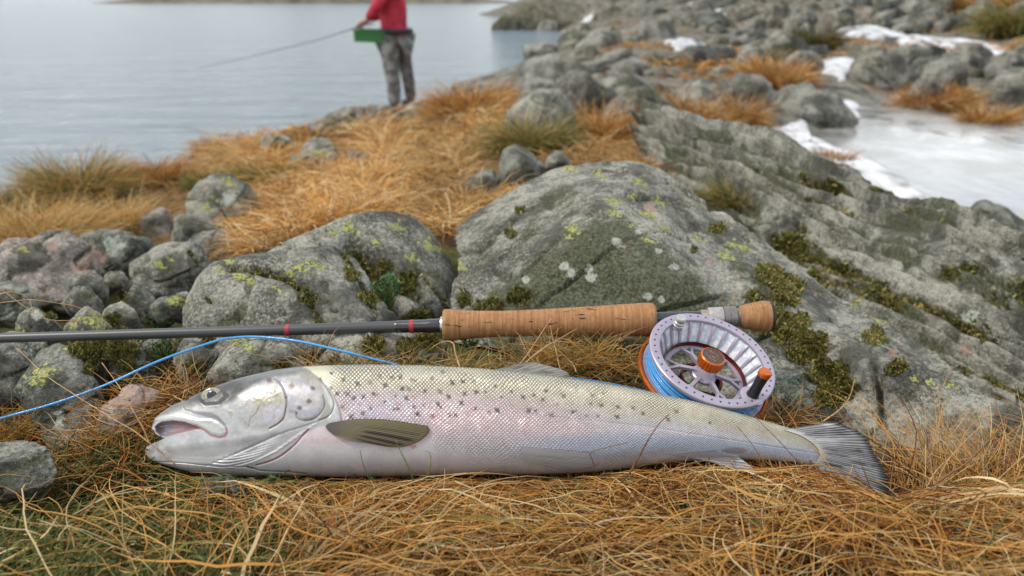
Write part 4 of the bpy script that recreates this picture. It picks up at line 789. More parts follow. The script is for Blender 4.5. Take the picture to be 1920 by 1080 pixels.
body = mk('body', V, gridF(len(xs), nf + nb)[:, ::-1], m.m, trout, attrs={'scale': scl, 'dorsal': dors}, col=np.clip(C, 0, 1), uv=np.stack([Uv, Vv], -1))
# close the ring of the body (last row back to first)
nr = nf + nb; me = body.data
i = np.arange(len(xs) - 1); seam = np.stack([i * nr + nr - 1, i * nr, (i + 1) * nr, (i + 1) * nr + nr - 1], -1)
bpy.data.objects.remove(body); bpy.data.meshes.remove(me)
Fb_ = np.vstack([gridF(len(xs), nr), seam])[:, ::-1]
fcx, fcy = x[Fb_].mean(1), y[Fb_].mean(1)     # the open mouth: nothing between the tips of the jaws
Fb_ = Fb_[~inpoly(fcx, fcy, [(262,805),(288,805),(292,812),(300,818),(310,821),(300,826),(288,831),(279,836),(262,842)])]
body = mk('body', V, Fb_, m.m, trout, attrs={'scale': scl, 'dorsal': dors}, col=np.clip(C, 0, 1), uv=np.stack([Uv, Vv], -1))
def bodyh(px, py):
    T_, B_, H_ = smo(px, TOP), smo(px, BOT), smo(px, TH); s = np.clip((py - (T_ + B_) / 2) / ((B_ - T_) / 2), -1, 1); return H_ * (1 - s * s) ** .425
# eye
def disc(cx, cy, rx, ry, h0, dome, n=40, rings=10, rot=0.0):
    a = np.linspace(0, 2 * math.pi, n, endpoint=False); r = np.linspace(0.001, 1, rings); A, Rr = np.meshgrid(a, r, indexing='ij')
    dx, dy = rx * Rr * np.cos(A), ry * Rr * np.sin(A); xx = cx + dx * math.cos(rot) - dy * math.sin(rot); yy = cy + dx * math.sin(rot) + dy * math.cos(rot)
    return FW(xx.ravel(), yy.ravel(), (h0 + dome * np.sqrt(1 - Rr ** 2)).ravel()), gridF(n, rings, closeu=True), Rr.ravel(), A.ravel()
ehb = float(bodyh(np.array(398.), np.array(742.))) - 6
Ve, Fe, Re, Ae = disc(398, 742, 22, 16, ehb - 2.5, 4.5, 48, 16, -.12)
nz = fbm(np.stack([np.cos(Ae) * 5, np.sin(Ae) * 5, Re * 3], -1), 3, 3)
ce = np.tile(np.array([.36, .33, .22]), (len(Re), 1)); ce = lerp(ce, [.22, .21, .15], sstep(.0, .3, nz)); ce = lerp(ce, [.55, .50, .33], sstep(.10, .03, np.abs(Re - .56))); ce = lerp(ce, [.12, .12, .11], sstep(.82, 1.0, Re)); ce = lerp(ce, [.5, .47, .36], .7 * sstep(.07, .02, np.abs(Re - .84)))
em = M('fish_eye'); em.set('Base Color', em.attr('Col', True)); em.set('Roughness', .12); em.set('Coat Weight', .8); em.set('Coat Roughness', .04)
eye = mk('eye', Ve, Fe[:, ::-1], em.m, trout, col=ce)
pm = plain('pupil_black', (.012, .016, .03), .06, coat=1.0)
Vp, Fp, _, _ = disc(397.5, 741.5, 10, 9.3, ehb + 1.6, 2.4, 32, 6); tmp = mk('pupil', Vp, Fp[:, ::-1], pm, eye); tmp.location = (0, 0, 0)
tmp.matrix_parent_inverse = Matrix(); 
Vn, Fn_, _, _ = disc(351, 749.5, 5, 2.0, float(bodyh(np.array(351.), np.array(750.))) + .3, .3, 16, 4, -.6); mk('nostril', Vn, Fn_[:, ::-1], pm, trout)
# fins
fm = M('fin_membrane'); fm.set('Base Color', fm.attr('Col', True)); fm.set('Roughness', .38); fm.set('Coat Weight', .3)
tb = fm.n('ShaderNodeBsdfTranslucent'); fm.l(fm.attr('Col', True), tb.inputs[0]); ms_ = fm.n('ShaderNodeMixShader'); ms_.inputs[0].default_value = .2; fm.l(fm.b.outputs[0], ms_.inputs[1]); fm.l(tb.outputs[0], ms_.inputs[2]); fm.l(ms_.outputs[0], fm.o.inputs[0])
def fin(name, A, B, nu, nv, hf, colf, rays=22, parent=None, ragged=0.0, seed=0, amp=.7, bow=(0, 0)):
    """fin between base curve A and tip curve B (pixels); hf(x,y,u,v) height; two skins"""
    a = cat(A, nu); b = cat(B, nu); v = np.linspace(0, 1, nv); r_ = np.random.default_rng(seed)
    u = np.linspace(0, 1, nu); rg = 1 - ragged * np.abs(vnoise(np.stack([u * rays * 1.3, u * 0, u * 0], -1), seed)) 
    W = a[:, None] + (b - a)[:, None] * (v[None, :, None] * rg[:, None, None]); W = W + np.array([0, 1.0]) * ((bow[0] * (1 - u) + bow[1] * u)[:, None] * np.sin(math.pi * v ** .8)[None])[..., None]; xx, yy = W[..., 0].ravel(), W[..., 1].ravel(); uu = np.repeat(u, nv); vv = np.tile(v, nu)
    hh = hf(xx, yy, uu, vv) + amp * np.cos(uu * rays * 2 * math.pi) * (.3 + .7 * vv); cl = colf(xx, yy, uu, vv)
    V1 = FW(xx, yy, hh + .7); V2 = FW(xx, yy, hh - .7); F = gridF(nu, nv); o = nu * nv
    rim = []
    idx = lambda i, j: i * nv + j
    e = [(idx(i, nv - 1), idx(i + 1, nv - 1)) for i in range(nu - 1)] + [(idx(0, j + 1), idx(0, j)) for j in range(nv - 1)][::1] + [(idx(nu - 1, j), idx(nu - 1, j + 1)) for j in range(nv - 1)]
    rim = np.array([(p, p + o, q + o, q) for p, q in e])
    return mk(name, np.vstack([V1, V2]), [np.vstack([F[:, ::-1], F + o, rim])], fm.m, parent or trout, col=np.vstack([cl, cl]))
def ray_col(base, dark, rays, k=.5, seed=0):
    def g(xx, yy, u, v):
        c = np.tile(np.array(base, float), (len(u), 1)); n = fbm(np.stack([u * rays, v * 2.5, u * 0], -1), seed, 3); return lerp(c, dark, np.clip(k * (.5 - .5 * np.cos(u * rays * 2 * math.pi)) * .6 + sstep(0, .5, n) * k, 0, 1))
    return g
def pcol(xx, yy, u, v):
    c = np.tile(np.array([.25, .215, .11]), (len(u), 1)); n = fbm(np.stack([u * 9, v * 2.2, u * 0], -1), 4, 3)
    c = lerp(c, [.36, .32, .17], sstep(.3, .0, u) * .7); c = lerp(c, [.025, .022, .025], np.clip(sstep(.25, .42, u) * sstep(.95, .72, u) * sstep(.32, .5, v) * sstep(1.0, .88, v) * (.55 + .6 * np.cos(u * 40)), 0, 1))
    c = lerp(c, [.46, .33, .27], sstep(.72, .98, u) * sstep(.95, .4, v)); c = lerp(c, [.06, .04, .03], sstep(.035, .005, u)); c = lerp(c, [.17, .15, .15], sstep(.35, .05, v) * .8); c = lerp(c, [.10, .09, .05], .5 * (.5 + .5 * np.cos(u * 24 * 6.283)) ** 3)
    return c
fin('pectoral_fin', [(612,796),(611,799),(612,803),(616,808),(622,812)], [(803,799),(803,812),(780,830),(742,839),(672,828)], 130, 40, lambda a, b, u, v: bodyh(a, b) + 2.5 + 5 * np.sin(v * 3.1) * (1 - .5 * u) , pcol, 24, bow=(-12, 5))
fin('pelvic_fin', [(982,838),(978,846),(980,858),(990,868)], [(1113,848),(1122,860),(1118,874),(1060,886)], 80, 26, lambda a, b, u, v: bodyh(a, b) + 1.5 + 2 * v, ray_col((.60, .57, .56), (.36, .33, .33), 16, .5, 2), 16)
fin('anal_fin', [(1258,852),(1280,856),(1305,860),(1330,862)], [(1345,845),(1385,858),(1418,887),(1350,872)], 80, 26, lambda a, b, u, v: bodyh(np.minimum(a, 1500), np.minimum(b, 858)) + 2 + 5 * v, ray_col((.62, .63, .66), (.42, .42, .46), 14, .5, 3), 14)
fin('dorsal_fin', [(925,693),(960,697),(1010,703),(1060,711)], [(985,679),(1008,681),(1058,695),(1070,708)], 60, 16, lambda a, b, u, v: -4 - 6 * v, ray_col((.36, .35, .31), (.14, .12, .10), 12, .7, 4), 12)
def tcol(xx, yy, u, v):
    c = np.tile(np.array([.34, .34, .35]), (len(u), 1)); n = fbm(np.stack([u * 30, v * 3, u * 0], -1), 6, 4, .6); n2 = fbm(np.stack([u * 9, v * 3.5, u * 0 + 4], -1), 7, 3)
    c = lerp(c, [.05, .048, .048], .75 * sstep(.0, .4, n + .3 * n2)); c = lerp(c, [.56, .56, .57], sstep(.05, .4, -n + .3 * n2) * sstep(1.0, .5, v) * .7)
    c = lerp(c, [.68, .67, .67], .8 * sstep(.10, .03, u) * sstep(.2, .5, v) * sstep(-.2, .2, n2)); c = lerp(c, [.60, .60, .60], .85 * sstep(.93, .985, u)); c = lerp(c, [.03, .03, .035], sstep(.84, .98, v) * .85)
    c = lerp(c, [.66, .62, .50], sstep(.16, .0, v)); return c
fin('tail_fin', [(1470,806),(1502,817),(1526,833),(1536,846),(1536,857),(1528,866),(1502,869)], [(1562,790),(1618,812),(1638,842),(1650,862),(1661,885),(1668,912),(1669,934)], 240, 60, lambda a, b, u, v: (bodyh(np.minimum(a, 1530), b) + 1.5) * (1 - v) ** 1.5 + 3 * np.sin(v * 3) * np.sin(u * 9), tcol, 30, ragged=.05, amp=1.0)

# ------------------------------------------------------------------ rod
def axis(px): return -.02866 * px + 634.0
RODY = .64
def RP(px, dpy=0.0): return P(px, axis(px) + dpy, RODY)
def rr_(px, halfpx):
    p = RP(np.array(float(px))); t = cc * p[1] - ss * (p[2] - CZ); return halfpx * t / FPX
A0 = RP(np.array(0.)); A1 = RP(np.array(1445.)); AX = (A1 - A0) / np.linalg.norm(A1 - A0)
E1 = np.cross(AX, [0, 0, 1.0]); E1 /= np.linalg.norm(E1); E2 = np.cross(AX, E1)
def rodlathe(prof, n=40, closed=False):
    """prof: (px, half thickness in px)"""
    pr = [(rr_(a, b), float((RP(np.array(float(a))) - A0) @ AX)) for a, b in prof]
    return lathe(pr, n, (E1, E2, AX), A0, closed)
rod = empty('fishing_rod', RP(np.array(1030.), 25), 'dark grey fly rod with cork grip lying across the rocks above the trout', 'fishing rod')
bl = M('rod_blank'); v = bl.coord(); nn = bl.noise(v, 900, 3)
bl.set('Base Color', bl.mix(nn, (.035, .036, .036), (.075, .075, .072))); bl.set('Roughness', .42); bl.set('Coat Weight', .25); bl.set('Coat Roughness', .3); bl.bump(nn, .15, .0004)
gl = plain('black_gloss', (.02, .021, .024), .22, coat=.7); redm = plain('red_thread', (.42, .03, .04), .4, bump=.3, scale=1500)
Vb, Fb = rodlathe([(-1500, 4.5), (-1000, 6.0), (-500, 7.6), (0, 9.0), (300, 9.8), (536, 10.4), (742, 11.2)], 28); mk('blank', Vb, Fb, bl.m, rod)
Vb, Fb = rodlathe([(742, 11.2), (744, 11.8), (800, 12.2), (802, 12.9), (826, 13.2), (833, 13.2)], 28); mk('ferrule_wrap', Vb, Fb, gl, rod)
for a in (540, 772):
    Vb, Fb = rodlathe([(a - 4, 10.4 if a < 700 else 11.9), (a - 3.5, 11.1 if a < 700 else 12.5), (a + 3.5, 11.2 if a < 700 else 12.6), (a + 4, 10.5 if a < 700 else 12)], 28); mk('thread_band', Vb, Fb, redm, rod)
ck = M('cork'); v = ck.coord(); uvx = ck.n('ShaderNodeSeparateXYZ'); ck.l(v, uvx.inputs[0])
ri = ck.n('ShaderNodeObjectInfo').outputs['Random']
g1 = ck.noise(ck.coord('Object', (520, 25, 25)), 1.0, 4, .7); g2 = ck.noise(v, 160, 5, .7)
ofs = ck.n('ShaderNodeCombineXYZ'); ck.l(ck.math('MULTIPLY', ri, 9.0), ofs.inputs[2]); va = ck.n('ShaderNodeVectorMath'); ck.l(ck.coord('Object', (70, 520, 520)), va.inputs[0]); ck.l(ofs.outputs[0], va.inputs[1])
pn = ck.n('ShaderNodeTexNoise'); pn.inputs['Scale'].default_value = 1.0; pn.inputs['Detail'].default_value = 2; ck.l(va.outputs[0], pn.inputs['Vector'])
pmk = ck.n('ShaderNodeTexNoise'); pmk.inputs['Scale'].default_value = 70; ck.l(v, pmk.inputs['Vector'])
pit = ck.math('MULTIPLY', ck.mr(pn.outputs['Fac'], .63, .68), ck.mr(pmk.outputs['Fac'], .48, .56))
c = ck.mix(ck.mr(g1, .35, .65), (.30, .135, .05), (.52, .29, .125)); c = ck.mix(ck.mr(g2, .4, .65, 0, .6), c, (.28, .12, .045)); c = ck.mix(ck.math('MULTIPLY', ri, .35), c, (.30, .13, .05)); c = ck.mix(pit, c, (.03, .012, .008))
ck.set('Base Color', c); ck.set('Roughness', .62); ck.set('Specular IOR Level', .35); ck.bump(ck.math('SUBTRACT', ck.math('MULTIPLY', g1, .25), pit), .6, .0012)
GP = np.array([(831, 29), (834, 30.6), (845, 30.3), (862, 28.2), (890, 26), (930, 24.6), (965, 24.3), (1000, 24.9), (1040, 26), (1080, 27), (1110, 28), (1150, 29.6), (1190, 31), (1212, 31.8), (1222, 31), (1228, 27)], float)
cuts = [831, 862, 900, 942, 972, 1012, 1048, 1078, 1112, 1146, 1190, 1228]
for a, b in zip(cuts[:-1], cuts[1:]):
    q = np.linspace(a, b, 8); hgt = np.interp(q, GP[:, 0], GP[:, 1]); pr = [(a, 8)] + [(a + .15, hgt[0] - .45)] + list(zip(q[1:-1] if True else q, hgt[1:-1])) + [(b - .15, hgt[-1] - .45), (b, 8)]
    if a == 831: pr = [(831, 8), (831.5, 27.5), (833, 29.8)] + pr[2:]
    if b == 1228: pr = pr[:-2] + [(1225, 30), (1228, 26.5), (1228.5, 8)]
    Vb, Fb = rodlathe(pr, 56); o_ = mk('cork_ring', Vb, Fb, ck.m, rod)
wc = plain('winding_check', (.62, .60, .58), .3, .9); Vb, Fb = rodlathe([(826, 13), (826.5, 16.5), (830, 18), (831.5, 18)], 36); mk('winding_check', Vb, Fb, wc, rod)
gm = plain('graphite_seat', (.055, .06, .065), .3, .5, coat=.4); Vb, Fb = rodlathe([(1227, 13.6), (1320, 13.6)], 36); mk('reel_seat', Vb, Fb, gm, rod)
ch = plain('champagne_metal', (.42, .36, .31), .38, .6); thr = [(1312, 13.7)]
for k in range(6): thr += [(1313 + k * 3.4, 16.2), (1314.5 + k * 3.4, 14.6)]
Vb, Fb = rodlathe(thr + [(1334, 14.2)], 40); mk('threads', Vb, Fb, ch, rod)
Vb, Fb = rodlathe([(1326, 14), (1326.5, 18.5), (1330, 19.4), (1353, 20.2), (1354.5, 19.3), (1355, 15)], 48); mk('sliding_ring', Vb, Fb, plain('bright_ring', (.50, .45, .42), .36, .6), rod)
gn = plain('gunmetal_knurl', (.24, .22, .21), .42, .6)
Vb, Fb = rodlathe([(1355, 15), (1355.2, 20.4), (1366, 20.8), (1366.4, 20.1), (1367, 20.8), (1378, 20.9), (1378.8, 19.5), (1379, 14)], 48); mk('locking_nut', Vb, Fb, gn, rod)
thr = [(1378, 14)]
for k in range(6): thr += [(1379.5 + k * 3.6, 16.6), (1381.2 + k * 3.6, 14.4)]
Vb, Fb = rodlathe(thr + [(1401, 14)], 40); mk('threads', Vb, Fb, ch, rod)
for a, b, pr in ((1388, 1418, [(1386, 12), (1386.5, 19), (1390, 21.2), (1400, 23.8), (1410, 26.2), (1417.8, 27.4), (1418, 12)]), (1418, 1442, [(1418, 12), (1418.2, 27.4), (1428, 28.8), (1438, 28.9), (1442, 28), (1442.4, 12)])):
    Vb, Fb = rodlathe(pr, 56); mk('butt_cork', Vb, Fb, ck.m, rod)
Vb, Fb = rodlathe([(1441, 15), (1441, 28.2), (1444, 28.6), (1447, 27), (1448.5, 22), (1449, .01)], 48); mk('end_cap', Vb, Fb, plain('rubber_black', (.02, .02, .022), .5), rod)
pu_ = plain('purple_hood', (.09, .03, .06), .25, .7); hp = RP(np.array(1240.), 16)
Vb, Fb = tube([RP(np.array(a), 14.5) for a in (1229., 1245., 1262., 1280.)], [.0042, .0048, .0040, .002], 16); mk('reel_hood', Vb, Fb, pu_, rod)

# ------------------------------------------------------------------ reel
RC = P(1335.5, 671.5, .580); vd = CAM - RC; t_ = np.linalg.norm(vd); vd /= t_
rt = np.cross(np.array([0, 0, 1.0]), vd); rt /= np.linalg.norm(rt); upv = np.cross(vd, rt)
ct = .3274 / .5267; st_ = math.sqrt(1 - ct * ct); ang = math.radians(21.3)
n_ = ct * vd + st_ * (math.sin(ang) * rt + math.cos(ang) * upv); e1 = math.cos(ang) * rt - math.sin(ang) * upv; e2 = np.cross(n_, e1)
RR = 121.9 * (cc * RC[1] - ss * (RC[2] - CZ)) / FPX; WD = .0245
FR = (e1, e2, n_)
def RL(prof, n=72, closed=False): return lathe([(a * RR, b * RR) for a, b in prof], n, FR, RC, closed)
def rp(a, b, c): return RC + (a * e1 + b * e2) * RR + n_ * (c * RR)
reel = empty('fishing_reel', RC - n_ * WD, 'large arbor fly reel with lilac spool, orange rim and blue line, beside the rod butt', 'fishing reel')
lil = M('lilac_anodised'); nn = lil.noise(lil.coord(), 500, 3); lil.set('Base Color', lil.mix(nn, (.37, .33, .41), (.50, .45, .54))); lil.set('Metallic', .35); lil.set('Roughness', .42); lil = lil.m
org = plain('orange_anodised', (.66, .14, .010), .3, .5, coat=.25); dor = plain('dark_red_metal', (.14, .018, .008), .3, .6); blk = plain('handle_black', (.018, .018, .02), .3, .2, coat=.3)
D = -WD / RR   # depth of the reel in units of its radius
sp_ = empty('spool', RC, None, None) if False else None
Vr, Fr = RL([(.835, -.03), (.84, .012), (.85, .018), (.985, .018), (1.0, .005), (1.0, -.035), (.985, -.045), (.875, -.045)], 120, True); mk('spool_rim', Vr, Fr, lil, reel)
Vr, Fr = RL([(.70, D * .96), (.76, D * .9), (.985, D * .92), (1.0, D * .86), (.985, D * .80), (.75, D * .80), (.70, D * .86)], 96, True); mk('spool_back', Vr, Fr, lil, reel)
Vr, Fr = RL([(.93, D * 1.0), (.985, D * .99), (1.045, D * .93), (1.055, D * .82), (1.035, D * .74), (1.005, D * .76), (1.0, D * .92), (.93, D * .95)], 120, True); mk('frame_rim', Vr, Fr, org, reel)
# dark pins round the rim
pins = []
for k in range(44):
    a = 2 * math.pi * k / 44; c0 = rp(.925 * math.cos(a), .925 * math.sin(a), .0185); pins.append(lathe([(.0001, .0004), (.014 * RR, .0003), (.016 * RR, -.0006)], 8, FR, c0))
Vr, Fr = merge(pins); tag(mk('rim_hole', Vr, Fr, dor, reel), kind='stuff')
# wound blue line between the rims
lm = M('blue_line'); nn = lm.noise(lm.coord(), 300, 3); lm.set('Base Color', lm.mix(nn, (.045, .26, .60), (.10, .40, .78))); lm.set('Roughness', .38); lm.set('Coat Weight', .3); LINE = lm.m
coil = []
rg_ = np.random.default_rng(8)
for k in range(11):
    a = np.linspace(0, 2 * math.pi, 97)[:-1]; h_ = D * (.10 + .70 * k / 10.0); wv = .012 * np.sin(a * 2 + k * 1.7) + .006 * np.sin(a * 5 + k)
    rad = (.90 + .018 * math.sin(k * 2.1)) ; pt = RC + RR * ((rad + wv * .3)[:, None] * (np.cos(a)[:, None] * e1 + np.sin(a)[:, None] * e2)) + (n_ * RR) * (h_ + wv * 1.1)[:, None]
    tn = -np.sin(a)[:, None] * e1 + np.cos(a)[:, None] * e2; ro = np.cos(a)[:, None] * e1 + np.sin(a)[:, None] * e2; b = np.linspace(0, 2 * math.pi, 7)[:-1]
    Vc = pt[:, None] + .0011 * (np.cos(b)[None, :, None] * ro[:, None] + np.sin(b)[None, :, None] * n_); i = np.arange(96)[:, None]; j = np.arange(6)[None]
    coil.append((Vc.reshape(-1, 3), np.stack([i * 6 + j, ((i + 1) % 96) * 6 + j, ((i + 1) % 96) * 6 + (j + 1) % 6, i * 6 + (j + 1) % 6], -1).reshape(-1, 4)))
Vr, Fr = merge(coil); tag(mk('line_coil', Vr, Fr, LINE, reel), kind='stuff')
Vr, Fr = RL([(.885, D * .06), (.885, D * .84)], 96); mk('line_bed', Vr, Fr, LINE, reel)
# backing seen between the ribs, spool ribs
bkm = M('white_backing'); sx = bkm.coord('Object'); wv = bkm.noise(bkm.coord(), 260, 3); bkm.set('Base Color', bkm.mix(bkm.mr(wv, .4, .65), (.60, .68, .76), (.90, .90, .88))); bkm.set('Roughness', .6); bkm.bump(wv, .6, .001)
pr = [(.855, -.05)]
for k in range(9): q = k / 8; pr += [(.845 - .16 * q, -.07 - q * .30), (.838 - .16 * q, -.085 - q * .30)]
Vr, Fr = RL(pr + [(.66, D * .86)], 96); mk('backing', Vr, Fr, bkm.m, reel)
Vr, Fr = RL([(.645, D * .80), (.575, D * .80), (.57, D * .88), (.60, D * .9), (.645, D * .88)], 96, True); mk('inner_ring', Vr, Fr, lil, reel)
Vr, Fr = RL([(.655, -.30), (.645, D * .82)], 96); mk('drag_housing', Vr, Fr, dor, reel)
NR = 26; proto = None
for k in range(NR):
    a = 2 * math.pi * (k + .5) / NR
    if proto is None:
        prv = []
        for (r0, h0) in [(.875, -.012), (.84, -.03), (.79, -.08), (.735, -.20), (.69, -.33), (.64, -.42), (.60, D * .84)]: prv.append((r0 * RR, h0 * RR))
        wth = .0021; dep = .0022; Vl = []
        for q, (r0, h0) in enumerate(prv):
            for s1, s2 in ((-1, 0), (1, 0), (1, -1), (-1, -1)): Vl.append((r0 - s2 * dep * .6, s1 * wth / 2 * (1.2 if q < 2 else 1), h0 + s2 * dep * .6))
        Fl = [(4 * q + j, 4 * q + (j + 1) % 4, 4 * q + 4 + (j + 1) % 4, 4 * q + 4 + j) for q in range(len(prv) - 1) for j in range(4)]
        proto = bpy.data.meshes.new('rib'); proto.from_pydata(Vl, [], Fl); proto.materials.append(lil)
    o_ = bpy.data.objects.new('rib', proto); SC.collection.objects.link(o_); o_.parent = reel
    ea = math.cos(a) * e1 + math.sin(a) * e2; eb = -math.sin(a) * e1 + math.cos(a) * e2
    Mx = Matrix([[ea[i], eb[i], n_[i], (RC[i] - reel.location[i])] for i in range(3)] + [[0, 0, 0, 1]]); o_.matrix_local = Mx
# spokes with forked outer ends
HBZ = D * .80
for k in range(6):
    a = 2 * math.pi * (k + .30) / 6; parts = []
    def seg(p, q, wd, tk):
        p, q = np.array(p), np.array(q); d = q - p; d = d / np.linalg.norm(d); s = np.cross(n_, d); b = box((0, 0, 0), (1, 1, 1)); Vv_ = b[0]
        return (p + Vv_[:, :1] * (q - p) + (Vv_[:, 1:2] - .5) * s * wd + (Vv_[:, 2:] - .5) * n_ * tk, b[1])
    pc = lambda r, da, z: rp(r * math.cos(a + da), r * math.sin(a + da), z)
    parts.append(seg(pc(.17, 0, HBZ + .06), pc(.42, 0, HBZ + .03), .0030, .0030)); parts.append(seg(pc(.41, 0, HBZ + .03), pc(.60, .17, HBZ), .0024, .0028)); parts.append(seg(pc(.41, 0, HBZ + .03), pc(.60, -.17, HBZ + .001), .0024, .0027))
    Vr, Fr = merge(parts); mk('spoke', Vr, Fr, lil, reel, smooth=False)
Vr, Fr = RL([(.001, D * .72), (.18, D * .72), (.20, D * .76), (.20, D * .86), (.001, D * .86)], 40); mk('hub', Vr, Fr, lil, reel)
Vr, Fr = RL([(.30, D * .98), (.31, D * 1.3), (.34, D * 1.32), (.34, D * .96)], 48, True) ; mk('drag_core', Vr, Fr, dor, reel)
# arbor drag knob, fluted
a = np.linspace(0, 2 * math.pi, 144, endpoint=False); fl = .198 - .010 * (np.cos(a * 24) > .35); prk = [(1.0, -.20), (1.0, -.05), (.98, -.025), (.90, -.012), (.86, -.012), (.85, -.022), (.001, -.022)]
Vk = np.stack([RC + RR * ((np.where(q < 2, fl, .198) * p[0])[:, None] * (np.cos(a)[:, None] * e1 + np.sin(a)[:, None] * e2) + n_ * (p[1] + .06)) for q, p in enumerate(prk)], 1).reshape(-1, 3)
knob = mk('drag_knob', Vk, gridF(144, len(prk), closeu=True), org, reel)
def child(o, par): o.parent = par; o.location = (0, 0, 0); return o
Vr, Fr = lathe([(.168 * RR, .0405 * RR), (.001, .0405 * RR)], 40, FR, RC); child(mk('badge', Vr, Fr, plain('badge_grey', (.10, .085, .085), .35, .5), reel), knob)
# emblem line-work on the badge
lns = []; em_ = plain('emblem_gold', (.30, .17, .09), .5, .3)
def eml(pts, r_=.00022):
    W = np.array([RC + RR * (p[0] * e1 + p[1] * e2 + .0425 * n_) for p in pts]); lns.append(tube(W, r_, 5))
emc, ems = math.cos(math.radians(-14)), math.sin(math.radians(-14)); er = lambda p: (p[0] * emc - p[1] * ems, p[0] * ems + p[1] * emc)
for s_ in (1.0, .84):
    q = [(-.10,.075),(-.06,.06),(0,.085),(.06,.06),(.10,.075),(.085,.02),(.11,-.02),(.09,-.08),(.05,-.065),(0,-.09),(-.05,-.065),(-.09,-.08),(-.11,-.02),(-.085,.02),(-.10,.075)]; eml([er((x_ * s_, y_ * s_)) for x_, y_ in q])
eml([er(p) for p in [(-.05,.03),(-.01,.035),(-.02,0),(-.05,-.01),(-.045,-.04),(-.01,-.035)]]); eml([er(p) for p in [(.02,.035),(.05,.03),(.055,0),(.025,.0),(.02,-.035),(.055,-.035)]])
Vr, Fr = merge(lns); child(mk('emblem', Vr, Fr, em_, reel), knob)
# handle and counterweight
hc = rp(.755, -.36, .0); hax = n_ * .96 + e2 * .1; hax /= np.linalg.norm(hax); f1 = np.cross(hax, [0, 1, 0]); f1 /= np.linalg.norm(f1); f2 = np.cross(hax, f1)
Vr, Fr = lathe([(.0001, -.002), (.0046, -.002), (.0050, .001), (.0043, .003), (.0040, .010), (.0043, .018), (.0047, .0205)], 36, (f1, f2, hax), hc); hd_ = mk('handle', Vr, Fr, blk, reel)
Vr, Fr = lathe([(.0047, .0205), (.0050, .0212), (.0050, .0240), (.0044, .0250), (.0001, .0250)], 36, (f1, f2, hax), hc); child(mk('handle_cap', Vr, Fr, org, reel), hd_)
Vr, Fr = lathe([(.0001, -.004), (.009, -.004), (.0095, -.0015), (.008, -.0008), (.0001, -.0006)], 30, FR, hc + n_ * .0012); mk('handle_mount', Vr, Fr, lil, reel)
hc = rp(-.70, .34, .0); Vr, Fr = lathe([(.0044, -.002), (.0044, .0015), (.0036, .002), (.0044, .0028), (.0044, .0045), (.0037, .005), (.0044, .0058), (.0046, .0085), (.0040, .0097), (.0001, .0098)], 30, FR, hc); mk('counterweight', Vr, Fr, plain('silver_metal', (.66, .64, .62), .28, .9), reel)
# reel foot between the frame and the rod seat
ft = rp(-.25, .95, D * .5); fq = RP(np.array(1290.), 6)
Vr, Fr = tube([ft, (ft + fq) / 2 + np.array([0, 0, -.004]), fq], [.005, .004, .0045], 14); mk('reel_foot', Vr, Fr, dor, reel)

# ------------------------------------------------------------------ blue fly line
lp = [(-260,868,.50),(-120,822,.53),(0,785,.555),(100,757,.565),(200,721,.575),(300,676,.59),(400,641,.612),(440,633,.62),(490,632,.62),(560,640,.61),(640,658,.60),(700,673,.595),(742,684,.59),(800,702,.585),(870,706,.59),(940,700,.585),(1015,704,.578),(1100,713,.576),(1180,727,.578),(1225,738,.582),(1255,752,.585)]
W = P(np.array([a[0] for a in lp]), np.array([a[1] for a in lp]), np.array([a[2] for a in lp])); W = cat(W, 160)
Vr, Fr = tube(W, .00105, 10); fl_ = mk('fly_line', Vr, Fr, LINE); tag(fl_, 'bright blue fly line looping under the rod and behind the trout to the reel', 'fishing line')

# ------------------------------------------------------------------ the angler
PY_ = 9.45
def pp(px, py, dy=0.0): return P(px, py, PY_ + dy)
def skin(name, J, E, mat, parent, sub=2):
    me = bpy.data.meshes.new(name); me.from_pydata([tuple(j[:3]) for j in J], E, []); o = bpy.data.objects.new(name, me); SC.collection.objects.link(o)
    me.materials.append(mat); mo_ = o.modifiers.new('skin', 'SKIN'); mo_.use_smooth_shade = True
    for i_, j in enumerate(J):
        r_ = j[3]; me.skin_vertices[0].data[i_].radius = (r_, r_) if not isinstance(r_, tuple) else r_
    me.skin_vertices[0].data[0].use_root = True
    s_ = o.modifiers.new('sub', 'SUBSURF'); s_.levels = sub; s_.render_levels = sub
    if parent: o.parent = parent; o.location = -parent.location
    return o
def T3(p, r_): return (float(p[0]), float(p[1]), float(p[2]), r_)
skinm = plain('skin', (.55, .32, .24), .5); feet = pp(742, 206)
person = empty('person', feet, 'person in a red jacket and mottled grey trousers fishing from the shore rocks', 'person')
hip = pp(740, 72); sh = pp(730, -22); nk = pp(728, -32); hdp = pp(722, -52); kL = pp(736, 138, -.12); kR = pp(762, 130, .14); aL = pp(739, 197, -.16); aR = pp(771, 186, .22)
hL = pp(733, 84, -.09); hR = pp(748, 82, .10)
sL = pp(722, -20, -.19); sR = pp(736, -20, .19); eL = pp(704, 18, -.24); wL = pp(686, 40, -.10); eR = pp(722, 22, .26); wR = pp(694, 38, .06)
B = [T3(hip, .10), T3(pp(737, 40), .10), T3(pp(734, 8), .15), T3(sh, .12), T3(nk, .06), T3(hdp, .085), T3(pp(722, -62), .09), T3(hL, .08), T3(kL, .065), T3(aL, .045), T3(hR, .08), T3(kR, .065), T3(aR, .045), T3(sL, .07), T3(eL, .045), T3(wL, .03), T3(sR, .07), T3(eR, .045), T3(wR, .03)]
skin('body', B, [(0, 1), (1, 2), (2, 3), (3, 4), (4, 5), (5, 6), (0, 7), (7, 8), (8, 9), (0, 10), (10, 11), (11, 12), (3, 13), (13, 14), (14, 15), (3, 16), (16, 17), (17, 18)], skinm, person)
